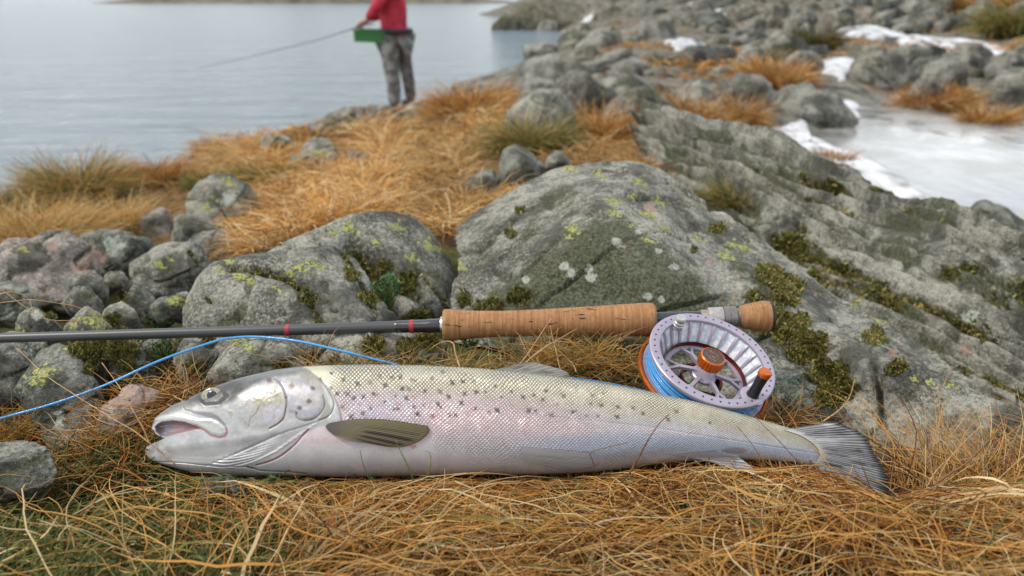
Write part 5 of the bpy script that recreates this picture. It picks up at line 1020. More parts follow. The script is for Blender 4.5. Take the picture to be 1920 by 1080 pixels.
def hand(w_, seed):
    d = np.array([-1.0, -.1, -.45]); d /= np.linalg.norm(d); s_ = np.array([.15, 1, -.1]); s_ /= np.linalg.norm(s_); J = [T3(w_, .028), T3(w_ + d * .05, .034)]; E_ = [(0, 1)]
    for k in range(4):
        b0 = w_ + d * .085 + s_ * (k - 1.5) * .020; J += [T3(b0, .011), T3(b0 + d * .03 + np.array([0, 0, -.01]), .010), T3(b0 + d * .035 + np.array([.015, 0, -.035]), .009)]; n0 = len(J) - 3; E_ += [(1, n0), (n0, n0 + 1), (n0 + 1, n0 + 2)]
    b0 = w_ + d * .04 + s_ * -.03 + np.array([0, 0, .012]); J += [T3(b0, .012), T3(b0 + d * .035 + np.array([0, 0, .01]), .010)]; n0 = len(J) - 2; E_ += [(1, n0), (n0, n0 + 1)]
    return skin('hand', J, E_, skinm, person)
hand(wL, 1); hand(wR, 2)
jm = M('red_jacket'); nn = jm.noise(jm.coord(), 9, 4); jm.set('Base Color', jm.mix(jm.mr(nn, .35, .65), (.36, .012, .03), (.55, .03, .06))); jm.set('Roughness', .7); jm.bump(nn, .6, .05)
tm = M('mottled_trousers'); nn = tm.noise(tm.coord(), 11, 5, .6); tm.set('Base Color', tm.mix(tm.mr(nn, .44, .56), (.12, .115, .105), (.27, .265, .25))); tm.set('Roughness', .85); tm.bump(tm.noise(tm.coord(), 14, 4), .6, .04)
skin('jacket', [T3(pp(741, 70), (.19, .17)), T3(pp(739, 50), (.175, .155)), T3(pp(737, 30), .17), T3(pp(734, 5), .185), T3(pp(731, -18), .15), T3(nk, .075), T3(sL, .09), T3(eL, .068), T3(pp(690, 35, -.13), .05), T3(sR, .09), T3(eR, .068), T3(pp(698, 34, .03), .05)],
     [(0, 1), (1, 2), (2, 3), (3, 4), (4, 5), (4, 6), (6, 7), (7, 8), (4, 9), (9, 10), (10, 11)], jm.m, person)
skin('trousers', [T3(pp(741, 70), .165), T3(hL, .125), T3(pp(731, 112, -.11), .105), T3(kL, .09), T3(pp(739, 165, -.14), .085), T3(pp(740, 199, -.16), .078), T3(hR, .12), T3(pp(757, 108, .12), .095), T3(kR, .08), T3(pp(767, 158, .18), .075), T3(pp(771, 189, .22), .068)],
     [(0, 1), (1, 2), (2, 3), (3, 4), (4, 5), (0, 6), (6, 7), (7, 8), (8, 9), (9, 10)], tm.m, person)
bm_ = plain('boot_dark', (.02, .028, .032), .6)
skin('boot', [T3(pp(740, 196, -.16), .07), T3(pp(740, 204, -.16), .065), T3(pp(727, 206, -.16), .055), T3(pp(712, 205, -.16), .045)], [(0, 1), (1, 2), (2, 3)], bm_, person)
skin('boot', [T3(pp(771, 184, .22), .065), T3(pp(772, 191, .22), .06), T3(pp(762, 193, .22), .05), T3(pp(752, 193, .22), .042)], [(0, 1), (1, 2), (2, 3)], bm_, person)
# belt, face, cap
Vr, Fr = lathe([(.182, -.025), (.20, -.025), (.20, .025), (.182, .026)], 30, None, pp(741, 58) , True); mk('belt', Vr, Fr, bm_, person)
hm = plain('cap_dark', (.05, .05, .07), .8); Vr, Fr = lathe([(.125, -.02), (.12, .04), (.085, .09), (.001, .11)], 24, None, pp(722, -66)); cap = mk('cap', Vr, Fr, hm, person)
Vr, Fr = lathe([(.001, 0), (.015, .0), (.02, .012), (.012, .03), (.001, .045)], 12, None, pp(722, -57) + np.array([-.105, 0, -.01])); mk('nose', Vr, Fr, skinm, person)
for s_ in (-1, 1):
    Vr, Fr = lathe([(.001, -.012), (.012, 0), (.001, .012)], 10, None, pp(722, -60) + np.array([-.09, s_ * .035, 0])); mk('eye', Vr, Fr, pm, person)
    Vr, Fr = lathe([(.001, -.03), (.014, -.015), (.016, .015), (.001, .03)], 10, None, pp(722, -58) + np.array([.0, s_ * .095, 0])); mk('ear', Vr, Fr, skinm, person)
Vr, Fr = box((-.012, -.03, -.004), (.0, .03, .004)); mk('mouth', Vr + pp(722, -50) + np.array([-.088, 0, 0]), Fr, plain('lips', (.4, .15, .13), .5), person)
# green stripping basket: open tray with walls and rim, held at the waist
bc = pp(702, 78, .0); gm_ = plain('green_plastic', (.03, .17, .035), .5)
bx_ = empty('line_tray', bc, 'open green plastic line tray worn in front of the waist of the angler', 'tray')
hw, hd2, ht = .195, .17, .115; tl = .04
def bq(lo, hi, nm):
    Vr, Fr = box(lo, hi); Vr = Vr.copy(); Vr[:, 2] += Vr[:, 0] * -tl; mk(nm, Vr + bc, Fr, gm_, bx_, smooth=False)
bq((-hw, -hd2, 0), (hw, hd2, .008), 'base'); bq((-hw, -hd2, .008), (-hw + .008, hd2, ht), 'end_wall'); bq((hw - .008, -hd2, .008), (hw, hd2, ht), 'end_wall'); bq((-hw + .008, -hd2, .008), (hw - .008, -hd2 + .008, ht), 'side_wall'); bq((-hw + .008, hd2 - .008, .008), (hw - .008, hd2, ht), 'side_wall')
for q in (-hd2, hd2): bq((-hw - .012, q - .012, ht), (hw + .012, q + .012, ht + .014), 'rim')
Vr, Fr = tube(np.array([pp(700, 44, -.06), pp(683, 47, -.10), pp(600, 74, -.3), pp(480, 104, -.7), pp(370, 128, -1.2)]), [.008, .006, .004, .003, .002], 8)
tag(mk('casting_rod', Vr, Fr, gl), 'thin rod held low over the water by the angler in red', 'fishing rod')

for o_ in SC.objects:
    p_ = o_.parent
    while p_ is not None and p_.parent is not None: p_ = p_.parent
    if p_ in (reel, rod) and o_.type == 'MESH' and o_.name.split('.')[0] not in ('line_coil', 'spoke'):
        try: o_.data.set_sharp_from_angle(angle=math.radians(38))
        except Exception: pass
# ------------------------------------------------------------------ grass
bm2 = M('dry_grass_blade'); bc_ = bm2.attr('Col', True); bm2.set('Base Color', bc_); bm2.set('Roughness', .6); bm2.set('Specular IOR Level', .25)
tb = bm2.n('ShaderNodeBsdfTranslucent'); bm2.l(bc_, tb.inputs[0]); mxs = bm2.n('ShaderNodeMixShader'); mxs.inputs[0].default_value = .22
bm2.l(bm2.b.outputs[0], mxs.inputs[1]); bm2.l(tb.outputs[0], mxs.inputs[2]); bm2.l(mxs.outputs[0], bm2.o.inputs[0]); BLADE = bm2.m
PAL_G = {'straw': (.70, .41, .13), 'gold': (.66, .32, .07), 'orange': (.47, .18, .036), 'pale': (.78, .59, .31), 'red': (.16, .045, .013), 'green': (.17, .19, .048), 'dgreen': (.045, .07, .018), 'olive': (.26, .235, .07)}
def pick(r, n, ws):
    ks = list(ws); p = np.array([ws[k] for k in ks], float); p /= p.sum(); C_ = np.array([PAL_G[k] for k in ks])[r.choice(len(ks), n, p=p)]
    return C_ * r.uniform(.7, 1.25, (n, 1))
CEILX = np.array([-200, 230, 262, 290, 340, 460, 640, 900, 1080, 1200, 1330, 1500, 1545, 1600, 1668, 1700, 1760, 3000], float)
CEILY = np.array([ 890, 868, 860, 874, 890, 901, 903, 899, 895, 884, 871, 877, 884, 908, 938, 934, 915, 850], float)
def under_fish(q, slack):
    """keeps matted blades from climbing over the belly line of the fish lying on them"""
    x_, y_ = PX(q); lim = np.interp(x_, CEILX, CEILY) - slack; f_ = (CZ - q[..., 2]); sl = -ray(960 + 0 * lim, lim); slp = sl[..., 2] / -sl[..., 1]
    zl = CZ - slp * q[..., 1]; z_ = q[..., 2]
    return np.where((y_ < lim) & (q[..., 1] < .5), np.minimum(z_, zl), z_)
def blades(roots, az, L, wd, e0, e1, K, curl, colr, r, wig=.25, tubes=False, floor=None, ceil=False):
    N = len(roots); Pn = np.zeros((N, K + 1, 3)); Pn[:, 0] = roots; a = az.copy(); w1 = r.normal(0, wig, (N, K)); w2 = r.normal(0, wig * .7, (N, K))
    for k in range(K):
        t = (k + .5) / K; e = e0 + (e1 - e0) * t + w2[:, k]; a = az + curl * t + np.cumsum(w1, 1)[:, k] * .5
        Pn[:, k + 1] = Pn[:, k] + (L / K)[:, None] * np.stack([np.cos(e) * np.cos(a), np.cos(e) * np.sin(a), np.sin(e)], -1)
        if floor is not None: Pn[:, k + 1, 2] = np.maximum(Pn[:, k + 1, 2], floor(Pn[:, k + 1]) if callable(floor) else floor)
    if ceil:
        sl = (r.random(N) < .05)[:, None] * r.uniform(5, 34, (N, 1)) + r.gamma(1.3, 3.0, (N, 1)) - 5; dz = (Pn[..., 2] - under_fish(Pn, sl)).max(1); Pn[..., 2] -= dz[:, None]
    T = np.gradient(Pn, axis=1); T /= np.linalg.norm(T, axis=2, keepdims=True) + 1e-12
    rv = r.normal(size=(N, 1, 3)); rv[:, :, 1] *= .5; S = np.cross(T, rv); S /= np.linalg.norm(S, axis=2, keepdims=True) + 1e-12
    tt = np.linspace(0, 1, K + 1); tap = np.clip(1.15 - tt ** 2.5 * 1.05, .08, 1)[None, :, None] * wd[:, None, None]
    if tubes:
        B_ = np.cross(T, S); V = np.stack([Pn + tap * .5 * (math.cos(q) * S + math.sin(q) * B_) for q in (0, 2.094, 4.189)], 2); m_ = 3
    else: V = np.stack([Pn - S * tap * .5, Pn + S * tap * .5], 2); m_ = 2
    V = V.reshape(-1, 3); b = (np.arange(N) * (K + 1) * m_)[:, None, None] + (np.arange(K) * m_)[None, :, None]
    if tubes: j = np.arange(3)[None, None]; jn = (j + 1) % 3; F = np.stack([b + j, b + jn, b + 3 + jn, b + 3 + j], -1).reshape(-1, 4)
    else: F = np.stack([b, b + 1, b + 3, b + 2], -1).reshape(-1, 4)
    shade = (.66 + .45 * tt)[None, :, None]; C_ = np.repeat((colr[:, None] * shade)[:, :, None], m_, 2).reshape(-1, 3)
    return V, F, C_
def mkblades(name, lst, label, cat_=None, kind='stuff', group=None, parent=None, origin=None):
    off = 0; Vs, Fs, Cs = [], [], []
    for V, F, C_ in lst: Vs.append(V); Fs.append(F + off); Cs.append(C_); off += len(V)
    o = mk(name, np.vstack(Vs), np.vstack(Fs), BLADE, parent, col=np.clip(np.vstack(Cs), 0, 1), origin=origin)
    tag(o, label, cat_, group, kind); return o
rg = np.random.default_rng(21)
def flow(x, y, s, seed): return math.pi * 2.2 * fbm(np.stack([x * s, y * s, x * 0], -1), seed, 2)
def fgmound(x, y):
    """surface of the grass mat in front of the fish"""
    z = gz(x, y); return z + .006 + .012 * fbm(np.stack([x * 9, y * 12, x * 0], -1), 61, 3) + .016 * sstep(.45, .39, y) + .010 * sstep(.2, .42, x) * sstep(.52, .46, y)
def fg(N, len_, wd, ws, az_s, e0r, tubes, seed, yr=(.30, .505), xr=(-.60, .64), lift=0.0, zoff=0.0, K=11, mask=None):
    r = np.random.default_rng(seed); x = r.uniform(*xr, N); y = r.uniform(*yr, N)
    keep = np.ones(N, bool)
    if mask is not None: keep = mask(x, y, r)
    x, y = x[keep], y[keep]; N = len(x); z = fgmound(x, y) + zoff + r.uniform(-.008, .004, N)
    a = flow(x, y, 5.5, 70 + seed % 3) + r.normal(0, az_s, N); L_ = r.uniform(*len_, N)
    fl = lambda q: gz(q[:, 0], q[:, 1], False) - .002
    return blades(np.stack([x, y, z], -1), a, L_, r.uniform(*wd, N), r.uniform(*e0r, N), r.uniform(-.75, .15, N), K, r.normal(0, 1.1, N), pick(r, N, ws), r, .20, tubes, ceil=True)
def nofish(p): return p
drymask = lambda x, y, r: r.random(len(x)) < (.06 + .94 * sstep(-.25, -.09, x + .15 * (y - .45)))
WS = {'straw': 6, 'gold': 5, 'orange': 4, 'pale': 2.5, 'red': 4, 'olive': 1.5}
L1 = [fg(8600, (.05, .12), (.0006, .0013), {'red': 7, 'orange': 3, 'olive': 1}, 1.0, (.0, .5), False, 1, zoff=-.008, mask=drymask),
      fg(9200, (.05, .13), (.0005, .00095), WS, .75, (.1, .9), True, 2, mask=drymask),
      fg(3500, (.06, .15), (.0005, .0013), {'straw': 6, 'pale': 3.5, 'gold': 4}, .55, (.1, .7), True, 3, zoff=.004, yr=(.30, .48), mask=drymask),
      fg(1100, (.05, .13), (.0014, .0024), {'straw': 5, 'pale': 5, 'gold': 2, 'olive': 1}, .9, (.05, .6), False, 6, zoff=.002, yr=(.31, .47), mask=drymask, K=9),
      fg(500, (.04, .09), (.0006, .001), {'green': 3, 'olive': 2}, 1.2, (.4, 1.2), True, 4)]
# short fringe right under the fish belly
r = np.random.default_rng(77); N = 1500; xx = r.uniform(-.26, .34, N); yy = r.uniform(.462, .488, N) ; zz = gz(xx, yy) + .002
L1.append(blades(np.stack([xx, yy, zz], -1), flow(xx, yy, 9, 5) + r.normal(0, .8, N), r.uniform(.02, .06, N), r.uniform(.0004, .0008, N), r.uniform(.0, .7, N), r.uniform(-.9, 0, N), 8, r.normal(0, 1.3, N), pick(r, N, WS), r, .25, True, ceil=True))
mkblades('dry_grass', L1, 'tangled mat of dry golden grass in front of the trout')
# left foreground: mossy, greener ground
r = np.random.default_rng(5)
def leftmask(x, y, r_): return r_.random(len(x)) < sstep(-.08, -.20, x + .12 * (y - .45))
L2 = [fg(1900, (.02, .055), (.0004, .0008), {'orange': 4, 'gold': 3, 'straw': 2, 'olive': 2, 'red': 2}, 1.1, (.0, .9), True, 11, mask=leftmask, K=8),
      fg(36000, (.007, .020), (.0009, .0018), {'green': 7, 'olive': 2, 'dgreen': 3, 'pale': .5}, 3, (.2, 1.4), False, 12, mask=leftmask, K=4, zoff=.010)]
mkblades('mossy_grass', L2, 'moss mixed with short dry grass in the lower left')
# grass round the snout, left rocks and behind the fish
def strip(pts, N, ws, len_, wd, e0, seed, spread=.02, azc=None, azs=3.0, K=8, tubes=True):
    """grass rooted along a pixel polyline (px,py,Y)"""
    r = np.random.default_rng(seed); p = np.array(pts, float); W = cat(P(p[:, 0], p[:, 1], p[:, 2]), 200); W = W[r.integers(0, 200, N)] + r.normal(0, spread, (N, 3)) * np.array([1, .6, .15])
    a = r.normal(azc, azs, N) if azc is not None else r.uniform(0, 6.28, N)
    return blades(W, a, r.uniform(*len_, N), r.uniform(*wd, N), r.uniform(*e0, N), r.uniform(-.5, .6, N), K, r.normal(0, .9, N), pick(r, N, ws), r, .2, tubes, ceil=True)
DW = {'straw': 4, 'orange': 3, 'pale': 2, 'gold': 3, 'red': 2, 'olive': 1}
L3 = [strip([(150,890,.50),(210,850,.53),(260,810,.54),(300,770,.56),(340,745,.575)], 1100, DW, (.02, .06), (.0005, .0009), (-.2, .8), 31, .014),
      strip([(120,900,.49),(200,870,.51),(280,880,.50)], 900, {'green': 4, 'dgreen': 3, 'orange': 3, 'olive': 3}, (.01, .04), (.0006, .0012), (.0, 1.3), 32, .018),
      strip([(560,715,.60),(700,712,.60),(860,715,.60),(1000,722,.60),(1100,735,.60),(1190,745,.60)], 1000, {'straw': 3, 'olive': 4, 'gold': 2, 'pale': 2, 'green': 1}, (.02, .055), (.0004, .0008), (.6, 1.5), 33, .010),
      strip([(1020,705,.605),(1100,700,.61),(1150,705,.612)], 600, {'straw': 4, 'olive': 4, 'gold': 3, 'pale': 1}, (.03, .065), (.0004, .0008), (.7, 1.5), 34, .012),
      strip([(1430,800,.60),(1500,800,.60)], 260, DW, (.02, .05), (.0005, .0009), (.1, .9), 35, .010),
      strip([(10,850,.54),(50,840,.56),(70,800,.58)], 380, {'gold': 4, 'olive': 3, 'orange': 2}, (.02, .06), (.0005, .0009), (.5, 1.4), 36, .012),
      strip([(360,740,.60),(345,760,.59)], 60, DW, (.03, .06), (.0005, .0009), (.6, 1.3), 37, .006)]
mkblades('grass_fringe', L3, 'thin dry grass growing round the fish and between the stones')
# taller tussock at the lower right
L4 = [strip([(1730,950,.475),(1800,940,.48),(1880,960,.47),(1960,940,.47)], 420, {'straw': 5, 'orange': 2, 'red': 1, 'pale': 3, 'olive': 1.5}, (.05, .12), (.0005, .0009), (.0, 1.0), 41, .02, K=10),
      strip([(1690,975,.46),(1850,990,.45)], 600, {'straw': 5, 'gold': 4, 'pale': 2}, (.08, .16), (.0006, .001), (.1, .8), 42, .02, azc=.5, azs=.5, K=12),
      ]
o = mkblades('grass_tussock', L4, 'dry reddish grass tussock in the lower right corner beside the tail fin', 'grass tussock', kind=None)

# long single stalks
stk = plain('dry_stalk', (.48, .30, .13), .6, grain=.3, scale=200); stg = plain('green_stalk', (.16, .20, .05), .55, grain=.3, scale=200); stb = plain('brown_stalk', (.20, .10, .05), .6, grain=.3, scale=200)
def stalk(pts, r0, label, m=stk, r1=None):
    p = np.array(pts, float); W = cat(P(p[:, 0], p[:, 1], p[:, 2]), 28); W = W + fbm(W * 60, len(pts), 2)[:, None] * .0006
    Vr, Fr = tube(W, np.linspace(r0, r1 or r0 * .45, 28), 6); o = mk('grass_stalk', Vr, Fr, m); tag(o, label, 'grass stalk', 'long dry grass stalks'); return o
stalk([(281,832,.50),(262,790,.505),(241,754,.51),(191,680,.53)], .0006, 'straight pale stalk rising left of the fish mouth across the blue line')
stalk([(330,870,.49),(241,802,.50),(185,769,.51),(91,706,.53),(30,650,.55)], .0005, 'thin pale stalk slanting left over the dark granite block')
stalk([(1656,945,.45),(1716,935,.45),(1770,895,.455),(1816,864,.46),(1881,798,.47)], .0010, 'thick reddish stalk rising to the right of the tail fin', stb, .0005)
stalk([(1538,1030,.41),(1580,1010,.415),(1641,997,.42),(1700,996,.42),(1775,991,.42),(1840,978,.42),(1902,961,.42)], .0009, 'long pale bent stalk in the lower right foreground', stk, .0006)
stalk([(1130,1005,.42),(1165,985,.42),(1210,965,.425),(1245,955,.43),(1285,943,.43)], .0008, 'green arched stalk in the middle of the dry grass', stg, .0006)
stalk([(853,903,.46),(900,925,.45),(940,943,.445),(1040,987,.425),(1140,1030,.41),(1260,1082,.395)], .0009, 'long straw stalk running down right below the fish belly')
stalk([(630,1062,.395),(690,1047,.40),(740,1040,.40),(800,1042,.40),(860,1056,.395),(920,1085,.385)], .0008, 'arched pale stalk at the bottom edge of the picture')
stalk([(1544,922,.45),(1500,870,.455),(1440,806,.46),(1405,770,.47)], .0004, 'dark thin blade crossing the fish near the tail', stb)
stalk([(1440,880,.44),(1410,835,.445),(1380,800,.45)], .0004, 'short dark blade crossing the fish by the anal fin', stb)
stalk([(1165,905,.45),(1185,880,.448),(1213,829,.445),(1235,795,.45),(1254,777,.455)], .0008, 'brown twig leaning against the fish flank', stb, .0003)
stalk([(1118,885,.45),(1111,862,.448),(1109,847,.448),(1140,838,.449),(1179,829,.45)], .0004, 'small bent reddish stem on the fish belly', stb, .0002)
stalk([(775,905,.445),(768,885,.444),(755,858,.444),(742,825,.446)], .0006, 'pale green blade standing in front of the pectoral fin', stg, .0003)
stalk([(690,895,.45),(682,870,.448),(676,842,.448)], .0004, 'short green blade in front of the fish belly', stg, .0002)
stalk([(800,898,.445),(808,870,.446),(806,850,.448),(796,846,.45)], .0004, 'curled green blade in front of the pectoral fin tip', stg, .0002)
stalk([(1090,905,.45),(1060,930,.44),(1010,935,.435)], .0006, 'short green stalk under the pelvic fin', stg)
stalk([(958,700,.555),(985,670,.565),(1005,640,.57),(1034,596,.58)], .0006, 'pale stalk reaching up across the cork grip')
stalk([(965,698,.555),(1000,668,.565),(1040,640,.57),(1082,616,.575)], .0006, 'pale stalk leaning right under the cork grip')
stalk([(1052,698,.56),(1045,665,.565),(1038,640,.57),(1033,608,.575)], .0005, 'upright pale stalk in front of the cork grip')
stalk([(970,695,.555),(1010,658,.565),(1045,640,.57),(1092,644,.575)], .0005, 'bowed stalk under the cork grip')
stalk([(920,692,.56),(935,665,.565),(955,645,.57),(985,655,.57),(1008,667,.565)], .0006, 'kinked reddish stalk behind the fish back', stb)
stalk([(862,690,.57),(855,665,.58),(850,642,.585),(830,640,.59),(805,655,.595)], .0007, 'broken pinkish stalk by the front end of the grip')
stalk([(1080,698,.56),(1072,680,.565),(1030,640,.57)], .0005, 'slim stalk between grip and dorsal fin')
stalk([(1372,620,.66),(1376,575,.665),(1380,505,.67)], .0005, 'hair thin upright stalk behind the locking nut')
stalk([(1544,789,.57),(1575,768,.58),(1593,744,.585),(1602,713,.59)], .0007, 'grey bent twig above the tail fin', stk, .0004)
stalk([(-20,558,.55),(20,548,.56),(50,560,.57),(62,585,.57)], .0006, 'pale blade arching in from the left edge above the rod')
stalk([(-20,525,.6),(40,572,.6),(90,600,.6),(160,600,.6)], .0004, 'long fine pale blade over the left stones')
stalk([(-20,570,.55),(60,562,.56),(130,572,.57),(190,590,.58)], .0004, 'fine horizontal blade over the left stones')
for k_, (a, b, s_) in enumerate([(570,716,1),(610,720,-1),(655,705,1),(240,730,1),(700,712,-1),(1190,720,1),(1225,745,-1)]):
    stalk([(a, b, .585), (a + 8 * s_, b - 18, .59), (a + 26 * s_, b - 42, .595)], .0005, ['short dry stalk above the gill cover','short dry stalk above the fish shoulder','tilted dry stalk near the blue line','short stalk above the reddish brown stone','dry stalk where the blue line meets the fish','thin stalk left of the reel','small stalk touching the orange reel rim'][k_])
rgx = np.random.default_rng(12)
for k_ in range(16):
    a = rgx.uniform(1640, 1910); b = rgx.uniform(900, 985); Y0 = .47 + (960 - b) * .0004; lx = rgx.uniform(-60, 130); ly = rgx.uniform(70, 150)
    stalk([(a, b, Y0), (a + lx * .35, b - ly * .5, Y0 + .01), (a + lx, b - ly, Y0 + .015)], .0006, ('tall ' if ly > 110 else 'short ') + ('straw' if k_ % 3 else 'reddish') + ' stalk in the lower right tussock leaning ' + ('right' if lx > 30 else 'left' if lx < -15 else 'straight up') + (' beside the tail fin' if a < 1720 else ' near the right edge' if a > 1830 else ' in front of the rock'), stk if k_ % 3 else stb)

# seedlings of small green leaves
leafm = M('small_leaf'); leafm.set('Base Color', leafm.attr('Col', True)); leafm.set('Roughness', .5)
def rosette(c, R_, n, r, cl=(.06, .14, .03)):
    Vs, Fs, Cs = [], [], []; off = 0
    for k in range(n):
        a = r.uniform(0, 6.28); e = r.uniform(.1, 1.3); d = np.array([math.cos(a) * math.cos(e), math.sin(a) * math.cos(e), math.sin(e)]); s_ = np.cross(d, [0, 0, 1.]); s_ /= np.linalg.norm(s_); u_ = np.cross(s_, d); l = R_ * r.uniform(.5, 1); b = c + d * l * .3 * r.uniform(0, 1)
        Vs += [b, b + d * l * .5 + s_ * l * .25 + u_ * l * .05, b + d * l, b + d * l * .5 - s_ * l * .25 + u_ * l * .05, b + d * l * .55 - u_ * l * .06]; Fs += [(off, off + 1, off + 4), (off + 1, off + 2, off + 4), (off + 2, off + 3, off + 4), (off + 3, off, off + 4)]
        Cs += [np.array(cl) * r.uniform(.6, 1.5)] * 5; off += 5
    return np.array(Vs), np.array(Fs), np.array(Cs)
def leafobj(name, lst, label, cat_=None, kind=None, parent=None, origin=None, group=None):
    off = 0; A, B_, C_ = [], [], []
    for v_, f_, c_ in lst: A.append(v_); B_.append(f_ + off); C_.append(c_); off += len(v_)
    o = mk(name, np.vstack(A), np.vstack(B_), leafm.m, parent, smooth=False, col=np.clip(np.vstack(C_), 0, 1), origin=origin); tag(o, label, cat_, group, kind); return o
r = np.random.default_rng(9); lst = []
for k in range(170):
    x_ = r.uniform(-.42, .45); y_ = r.uniform(.36, .485)
    if x_ > -.1 and r.random() < .45: continue
    z_ = float(fgmound(np.array([x_]), np.array([y_]))[0]); lst.append(rosette(np.array([x_, y_, z_ + r.uniform(-.002, .006)]), r.uniform(.004, .008), 14, r, (.05, .13, .035)))
leafobj('seedlings', lst, 'tiny green seedlings scattered through the dry grass', kind='stuff')
def bush(px, py, Y, R_, n, label, cl, hgt=1.0, leaf=.007, seed=0, name='leafy_plant'):
    r = np.random.default_rng(seed); c = P(np.array(float(px)), np.array(float(py)), np.array(float(Y))); root = empty(name, c - np.array([0, 0, R_ * hgt]), label, 'plant')
    sl = []; ll = []
    for k in range(n):
        d = r.normal(size=3) * np.array([1, .6, hgt]); d = d / np.linalg.norm(d) * r.random() ** .5 * R_; tip = c + d; base = c + np.array([d[0] * .2, .0, -R_ * hgt])
        sl.append(tube(np.array([base, (base + tip) / 2 + np.array([0, -.002, .002]), tip]), [.0007, .0006, .0004], 4)); ll.append(rosette(tip, leaf * r.uniform(.8, 1.3), 9, r, cl))
    Vr, Fr = merge(sl); mk('stem', Vr, Fr, stg, root); leafobj('foliage', ll, None, parent=root, kind='stuff')
bush(724, 545, .775, .016, 46, 'small green leafy plant growing in the crack of the rounded boulder', (.07, .17, .05), 1.6, .006, 3)
bush(715, 590, .765, .010, 20, 'lower sprig of green leaves below the crack plant', (.05, .12, .04), 1.2, .006, 4)
bush(300, 608, .80, .014, 30, 'dark green low sprig just above the rod at the left', (.05, .10, .03), .6, .006, 5)
bush(880, 640, .66, .010, 22, 'small green sprig under the front end of the grip', (.07, .13, .04), .8, .005, 6)
bush(305, 650, .66, .011, 22, 'green sprig in the gap between blue line and rod', (.04, .10, .03), 1.2, .005, 7)

# moss cushions on the rocks: many small upright leaves where the rock is mossy
def moss_on(V, F, at, N, label, r, sz=(.004, .009), thr=.45, maxy=1.6):
    F_ = F if F.shape[1] == 3 else np.vstack([F[:, :3], F[:, [0, 2, 3]]])
    a, b, c = V[F_[:, 0]], V[F_[:, 1]], V[F_[:, 2]]; nn = np.cross(b - a, c - a); ar = np.linalg.norm(nn, axis=1); nn = nn / (ar[:, None] + 1e-15)
    mv = at['moss'][F_].mean(1); cen = (a + b + c) / 3; x_, y_ = PX(cen)
    nz_ = fbm(cen * 60, 77, 3); wgt = ar * np.clip((mv + .55 * nz_ - thr) * 3, 0, 1) * (x_ > -60) * (x_ < 1980) * (y_ < 960) * (cen[:, 1] < maxy)
    if F is not FA and F is not FB: nn = np.where(((nn * (cen - V.mean(0))).sum(1) < 0)[:, None], -nn, nn)
    else: nn = np.where(((nn * (CAM - cen)).sum(1) < 0)[:, None], -nn, nn)
    wgt = wgt * (((CAM - cen) * nn).sum(1) > -.1) / np.clip(cen[:, 1], .4, 3) ** 1.0
    if wgt.sum() <= 0: return []
    k = r.choice(len(F_), N, p=wgt / wgt.sum()); u = r.random((N, 2)); fl = u.sum(1) > 1; u[fl] = 1 - u[fl]
    p = a[k] + (b - a)[k] * u[:, :1] + (c - a)[k] * u[:, 1:]; n0 = nn[k] * .7 + np.array([0, 0, .5]) + r.normal(0, .5, (N, 3)); n0 /= np.linalg.norm(n0, axis=1, keepdims=True)
    s_ = r.normal(size=(N, 3)); s_ = np.cross(n0, s_); s_ /= np.linalg.norm(s_, axis=1, keepdims=True); l = (r.uniform(*sz, N) * np.clip(cen[k, 1] * 1.1, .7, 2))[:, None]; wdt = l * .28
    pad = (fbm(p * 55, 78, 2)[:, None] * .006 + .002) * nn[k] ; p = p + pad * .5
    Vq = np.stack([p - s_ * wdt * .6 - nn[k] * .002, p + s_ * wdt * .6 - nn[k] * .002, p + n0 * l * .6 + s_ * wdt, p + n0 * l, p + n0 * l * .6 - s_ * wdt], 1).reshape(-1, 3)
    o5 = np.arange(N)[:, None] * 5; Ff = np.concatenate([o5 + np.array([[0, 1, 2]]), o5 + np.array([[0, 2, 4]]), o5 + np.array([[4, 2, 3]])]).reshape(-1, 3)
    cl = np.array([(.24, .215, .045), (.13, .13, .03), (.33, .27, .08), (.08, .095, .03), (.20, .13, .05)])[r.choice(5, N, p=[.3, .28, .17, .15, .1])] * r.uniform(.6, 1.4, (N, 1))
    return [(Vq, Ff, np.repeat(cl, 5, 0))]
r = np.random.default_rng(55); lm_ = moss_on(VA, FA, atA, 24000, '', r, (.0025, .006))
for V_, F_, at_, ob_ in ROCKS:
    if ob_ in (bigA, slabB): continue
    if V_[:, 1].mean() < 1.05:
        x_, y_ = PX(V_); pxs = np.ptp(x_) * np.ptp(y_); mmx = (at_['moss'] > .5).mean(); N = int(min(3500, pxs * mmx * .25))
        if N > 60: lm_ += moss_on(V_, F_, at_, N, '', r, (.0025, .0055))
leafobj('moss', lm_, 'cushions of dark olive moss in the hollows of the near rocks', kind='stuff')
leafobj('moss', moss_on(VB, FB, atB, 20000, '', r, (.003, .006), .5, 3.5), 'streaks of moss along the layered bedrock slope', kind='stuff')
# pale leafy lichen crusts
def lichen(spots, label, N, cl):
    lst = []; r = np.random.default_rng(len(spots))
    for V_, F_, at_, ob_ in ROCKS:
        if V_[:, 1].mean() > 1.0: continue
        x_, y_ = PX(V_); a = blot(x_, y_, spots)
        if a.max() < .3: continue
        at2 = {'moss': a * 1.1}; got = moss_on(V_, F_, at2, N, '', r, (.0025, .005), .5, 1.0)
        for (q, f_, c_) in got: lst.append((q, f_, np.tile(np.array(cl), (len(c_), 1)) * np.repeat(r.uniform(.65, 1.15, (len(c_) // 5, 1)), 5, 0)))
    if lst: leafobj('lichen', lst, label, kind='stuff')
lichen([(272,688,18),(280,706,14),(262,712,12),(1490,715,20),(1480,745,24),(1460,730,20),(1465,765,15),(900,640,22),(880,655,20)], 'frilly pale green lichen on the rocks', 900, (.34, .38, .30))
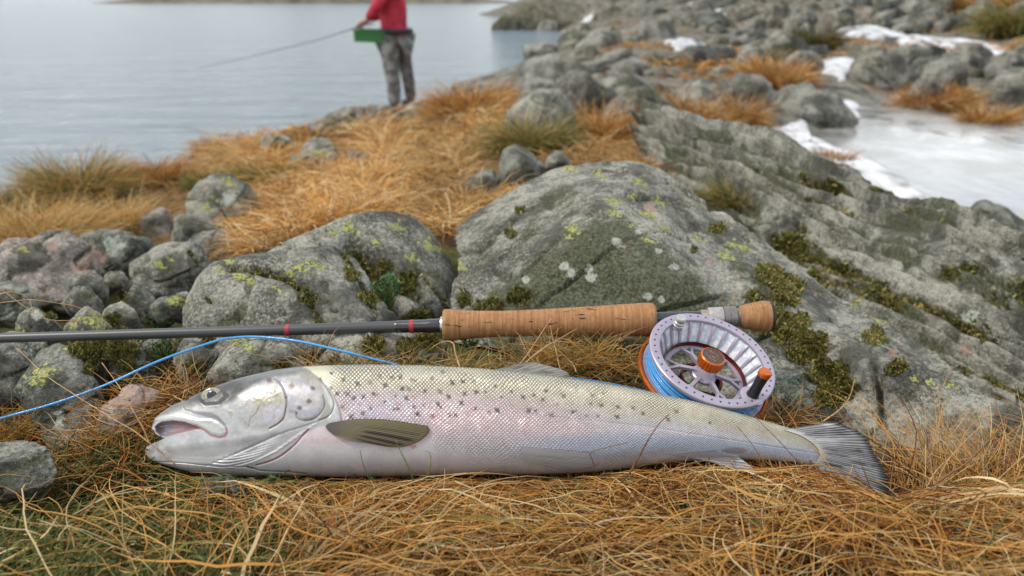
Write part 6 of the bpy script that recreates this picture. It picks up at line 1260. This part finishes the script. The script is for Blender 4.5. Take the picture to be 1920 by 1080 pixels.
# ------------------------------------------------------------------ middle distance grass
def ground_pts(N, poly, r, ymin, ymax, skip=()):
    """random ground points that the photograph shows inside a pixel polygon, denser near by"""
    out = []; got = 0; xs_ = [p[0] for p in poly]; lo, hi = (min(xs_) - 960) / FPX * 1.05, (max(xs_) - 960) / FPX * 1.05
    for _ in range(40):
        n = N * 2; ly = r.uniform(math.log(ymin), math.log(ymax), n); y_ = np.exp(ly); x_ = r.uniform(lo - .05, hi + .05, n) * y_; z_ = gz(x_, y_); p = np.stack([x_, y_, z_], -1); a, b = PX(p); k = inpoly(a, b, poly)
        out.append(p[k]); got += k.sum()
        if got >= N: break
    return np.vstack(out)[:N]
MEAD = [(440,480),(485,395),(500,350),(470,340),(420,340),(300,345),(240,330),(260,310),(360,300),(450,275),(560,262),(640,270),(700,262),(770,252),(800,232),(840,225),(950,230),(1090,240),(1180,225),(1200,260),(1300,350),(1240,340),(1180,310),(1080,305),(1040,300),(1010,330),(960,370),(900,400),(860,440),(840,450),(800,430),(740,418),(650,418),(540,450),(470,480)]
def offrocks(p):
    a, b = PX(p); k = np.zeros(len(p), bool)
    for x0, x1, y0, y1 in ((534,698,268,340),(475,550,268,300),(335,478,348,420),(874,1022,290,368),(1022,1078,296,335),(950,1084,200,290),(1195,1250,195,256),(690,815,196,226)): k |= (a > x0) & (a < x1) & (b > y0) & (b < y1)
    return ~k
def mead(N, len_, wd, ws, seed, poly=MEAD, ymin=1.05, ymax=9, e0=(.0, 1.1), K=6, azs=1.5, fs=3.5):
    r = np.random.default_rng(seed); p = ground_pts(N, poly, r, ymin, ymax); p = p[offrocks(p)]; N = len(p); sc = np.clip(p[:, 1] / 1.6, .8, 4.2)
    a = flow(p[:, 0] / sc, p[:, 1] / sc, fs, seed) + r.normal(0, azs, N); L_ = r.uniform(*len_, N) * np.clip(sc, .8, 2.2); w_ = r.uniform(*wd, N) * sc
    tf = fbm(np.stack([p[:, 0] / sc * 3.2, p[:, 1] / sc * 2.2, p[:, 0] * 0], -1), 95, 3); tg = sstep(-.25, .35, tf); L_ = L_ * (.35 + .55 * tg); p = p + np.stack([0 * tg, 0 * tg, (tg - .7) * .022 * sc], -1); cl = pick(r, N, ws) * (.5 + .65 * tg)[:, None]
    return blades(p - np.array([0, 0, .01]), a, L_, w_, r.uniform(*e0, N), r.uniform(-.9, .1, N), K, r.normal(0, 1.3, N), cl, r, .3)
MW = {'gold': 3, 'orange': 3, 'straw': 6, 'red': 2.5, 'pale': 4.5, 'olive': 1.5}
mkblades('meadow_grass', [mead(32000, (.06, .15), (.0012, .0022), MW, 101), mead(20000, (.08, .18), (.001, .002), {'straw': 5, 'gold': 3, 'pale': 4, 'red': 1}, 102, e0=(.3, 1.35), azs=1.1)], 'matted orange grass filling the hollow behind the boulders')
GL = [(-80,500),(-80,380),(60,360),(170,350),(300,350),(420,345),(500,345),(480,380),(380,345),(330,400),(250,450),(150,440),(60,450)]
mkblades('green_grass', [mead(15000, (.05, .12), (.001, .0018), {'olive': 5, 'green': 5, 'straw': 3, 'dgreen': 2}, 103, GL, 1.1, 5)], 'greenish grass behind the left stones')
GL2 = [(-520,560),(-520,400),(-80,370),(-80,500),(-60,600),(-200,640),(-560,700)]
mkblades('edge_grass', [mead(9000, (.05, .12), (.001, .0018), {'straw': 5, 'gold': 3, 'olive': 3, 'red': 1}, 106, GL2, .7, 4)], 'dry grass carrying on beyond the left stones')
FARG = [(985,20),(1100,60),(1130,150),(1080,200),(960,230),(1200,240),(1250,300),(1300,250),(1440,200),(1480,170),(1540,110),(1700,100),(1980,110),(1980,-20),(1100,-20)]
mkblades('heath_grass', [mead(11000, (.06, .12), (.0016, .003), {'orange': 4, 'gold': 4, 'straw': 3, 'red': 3, 'olive': 2.5}, 104, FARG, 3.5, 40, (.3, 1.4), 4)], 'orange heath grass between the far rocks')
SL = [(1190,230),(1290,300),(1330,370),(1420,420),(1380,450),(1290,380),(1190,300)]
mkblades('slope_grass', [mead(5000, (.03, .07), (.001, .0018), {'orange': 4, 'gold': 4, 'olive': 3, 'green': 1}, 105, SL, 1.2, 3.4)], 'orange and green grass strip between the large rock and the bedrock slope')
# tussocks, each its own thing: (px, py of base, Y, width px, height px, palette, label)
G1 = {'olive': 5, 'straw': 4, 'green': 3, 'pale': 2, 'orange': 2}; G2 = {'orange': 3, 'red': 4, 'gold': 3, 'straw': 4, 'pale': 2, 'olive': 1}; G3 = {'straw': 5, 'pale': 4, 'olive': 3, 'gold': 2}; G4 = {'olive': 5, 'green': 3, 'straw': 2, 'dgreen': 2}
TUS = [(150,372,2.5,190,95,G1,2600,'big spiky olive grass tussock against the water at the left'),
 (60,455,1.55,330,105,G3,3400,'pale drooping tussock hanging over the broad pinkish rock'),
 (215,440,1.65,200,80,G3,1800,'pale green tussock above the flat greenish rock'),
 (20,390,2.1,150,60,G4,1200,'green grass clump at the left edge below the lake'),
 (300,345,2.7,150,55,G2,1300,'low rusty tussock right of the spiky olive one'),
 (400,352,2.6,140,40,G4,1000,'greenish clump beside the twin-humped boulder'),
 (505,352,2.3,130,55,G4,1300,'dark green drooping clump left of the twin-humped boulder'),
 (420,285,4.3,150,36,G2,900,'orange tussock at the lake edge left of the low flat rock'),
 (590,262,5.2,150,30,G2,700,'low orange tussock near the shore left of the angler'),
 (872,245,6.2,110,80,G2,2000,'tall rusty tussock right of the feet of the angler'),
 (905,240,5.6,110,70,G2,1200,'rusty tussock between the tall tussock and the round pale boulder'),
 (995,300,3.6,170,85,G4,1700,'dark olive grass in front of the round pale boulder'),
 (1130,285,3.3,130,85,G2,1700,'dark orange tussock right of the round pale boulder'),
 (1385,400,1.45,110,66,G4,1500,'green tussock at the start of the moss behind the large rock'),
 (1460,410,1.5,100,34,G3,700,'small straw clump beside the grey block in the moss'),
 (1545,475,1.22,62,32,G3,600,'tiny straw clump growing on the bedrock slope'),
 (1300,245,4.6,150,60,G2,1300,'orange clump in front of the pale streaked rock'),
 (1385,245,4.4,70,62,G2,800,'rust coloured clump at the pond head'),
 (1450,165,7.2,190,48,G2,1400,'rusty hollow of grass above the pond'),
 (1520,100,10,130,40,{'dgreen': 5, 'olive': 3, 'red': 3},1000,'dark brown heather clump behind the snow drift'),
 (1755,205,5.9,170,50,G2,1400,'orange grass mound at the far edge of the ice, left part'),
 (1850,232,5.4,130,40,G2,1100,'orange grass mound at the far edge of the ice, right part'),
 (1560,290,2.75,150,22,G2,240,'thin dry sprigs standing in the snow at the ice edge'),
 (1900,80,12,150,70,G4,1200,'dark green bush at the top right corner'),
 (1830,30,17,150,40,G2,800,'brown heath clump near the top right'),
 (1890,420,1.72,90,22,G2,300,'brown tuft on the dark outcrop at the ice rim'),
 (1190,330,1.9,80,40,G2,700,'orange tuft behind the crest of the large rock'),
 (980,380,1.5,60,36,G3,500,'straw tuft by the rounded green-grey boulder'),
 (860,400,1.45,140,36,G2,900,'orange tuft at the left foot of the large rock'),
 (460,440,1.35,80,44,G2,900,'orange tuft right of the upright lichen boulder')]
for i_, (px, py, Y_, wpx, hpx, ws, N, lb) in enumerate(TUS):
    if Y_ > 1.3:
        d = ray(float(px), py - 2.0); ts = np.exp(np.linspace(math.log(Y_ * .5), math.log(Y_ * 1.5), 260)); q = CAM + d * (ts / d[1])[:, None]; hit = np.nonzero(q[:, 2] < gz(q[:, 0], q[:, 1], False))[0]
        if len(hit) and hit[0] > 0 and px != 60: Y_ = float(q[hit[0], 1])
    r = np.random.default_rng(300 + i_); c = P(np.array(float(px)), np.array(float(py)), np.array(float(Y_))); mpp = Y_ / .97 / FPX; Wd, Hh = wpx * mpp, hpx * mpp
    a = r.uniform(0, 6.283, N); q = np.sqrt(r.random(N)) * Wd * .27; x_ = c[0] + q * np.cos(a); y_ = c[1] + q * np.sin(a) * .8
    z_ = np.minimum(gz(x_, y_), c[2] + .02 * Y_) if Y_ > 2 or True else c[2]; z_ = np.where(np.abs(z_ - c[2]) > Hh * .5, c[2] - Hh * .1, z_)
    L_ = Hh * r.uniform(.7, 1.5, N); e0 = r.uniform(.65, 1.5, N); fl_ = N == 240
    b_ = blades(np.stack([x_, y_, z_ - .01], -1), a + r.normal(0, .8, N), L_, np.clip(r.uniform(.0008, .0016, N) * Y_ * .62, .0008, .03), e0, e0 - r.uniform(.5, 1.9, N), 7, r.normal(0, .7, N), pick(r, N, ws), r, .13)
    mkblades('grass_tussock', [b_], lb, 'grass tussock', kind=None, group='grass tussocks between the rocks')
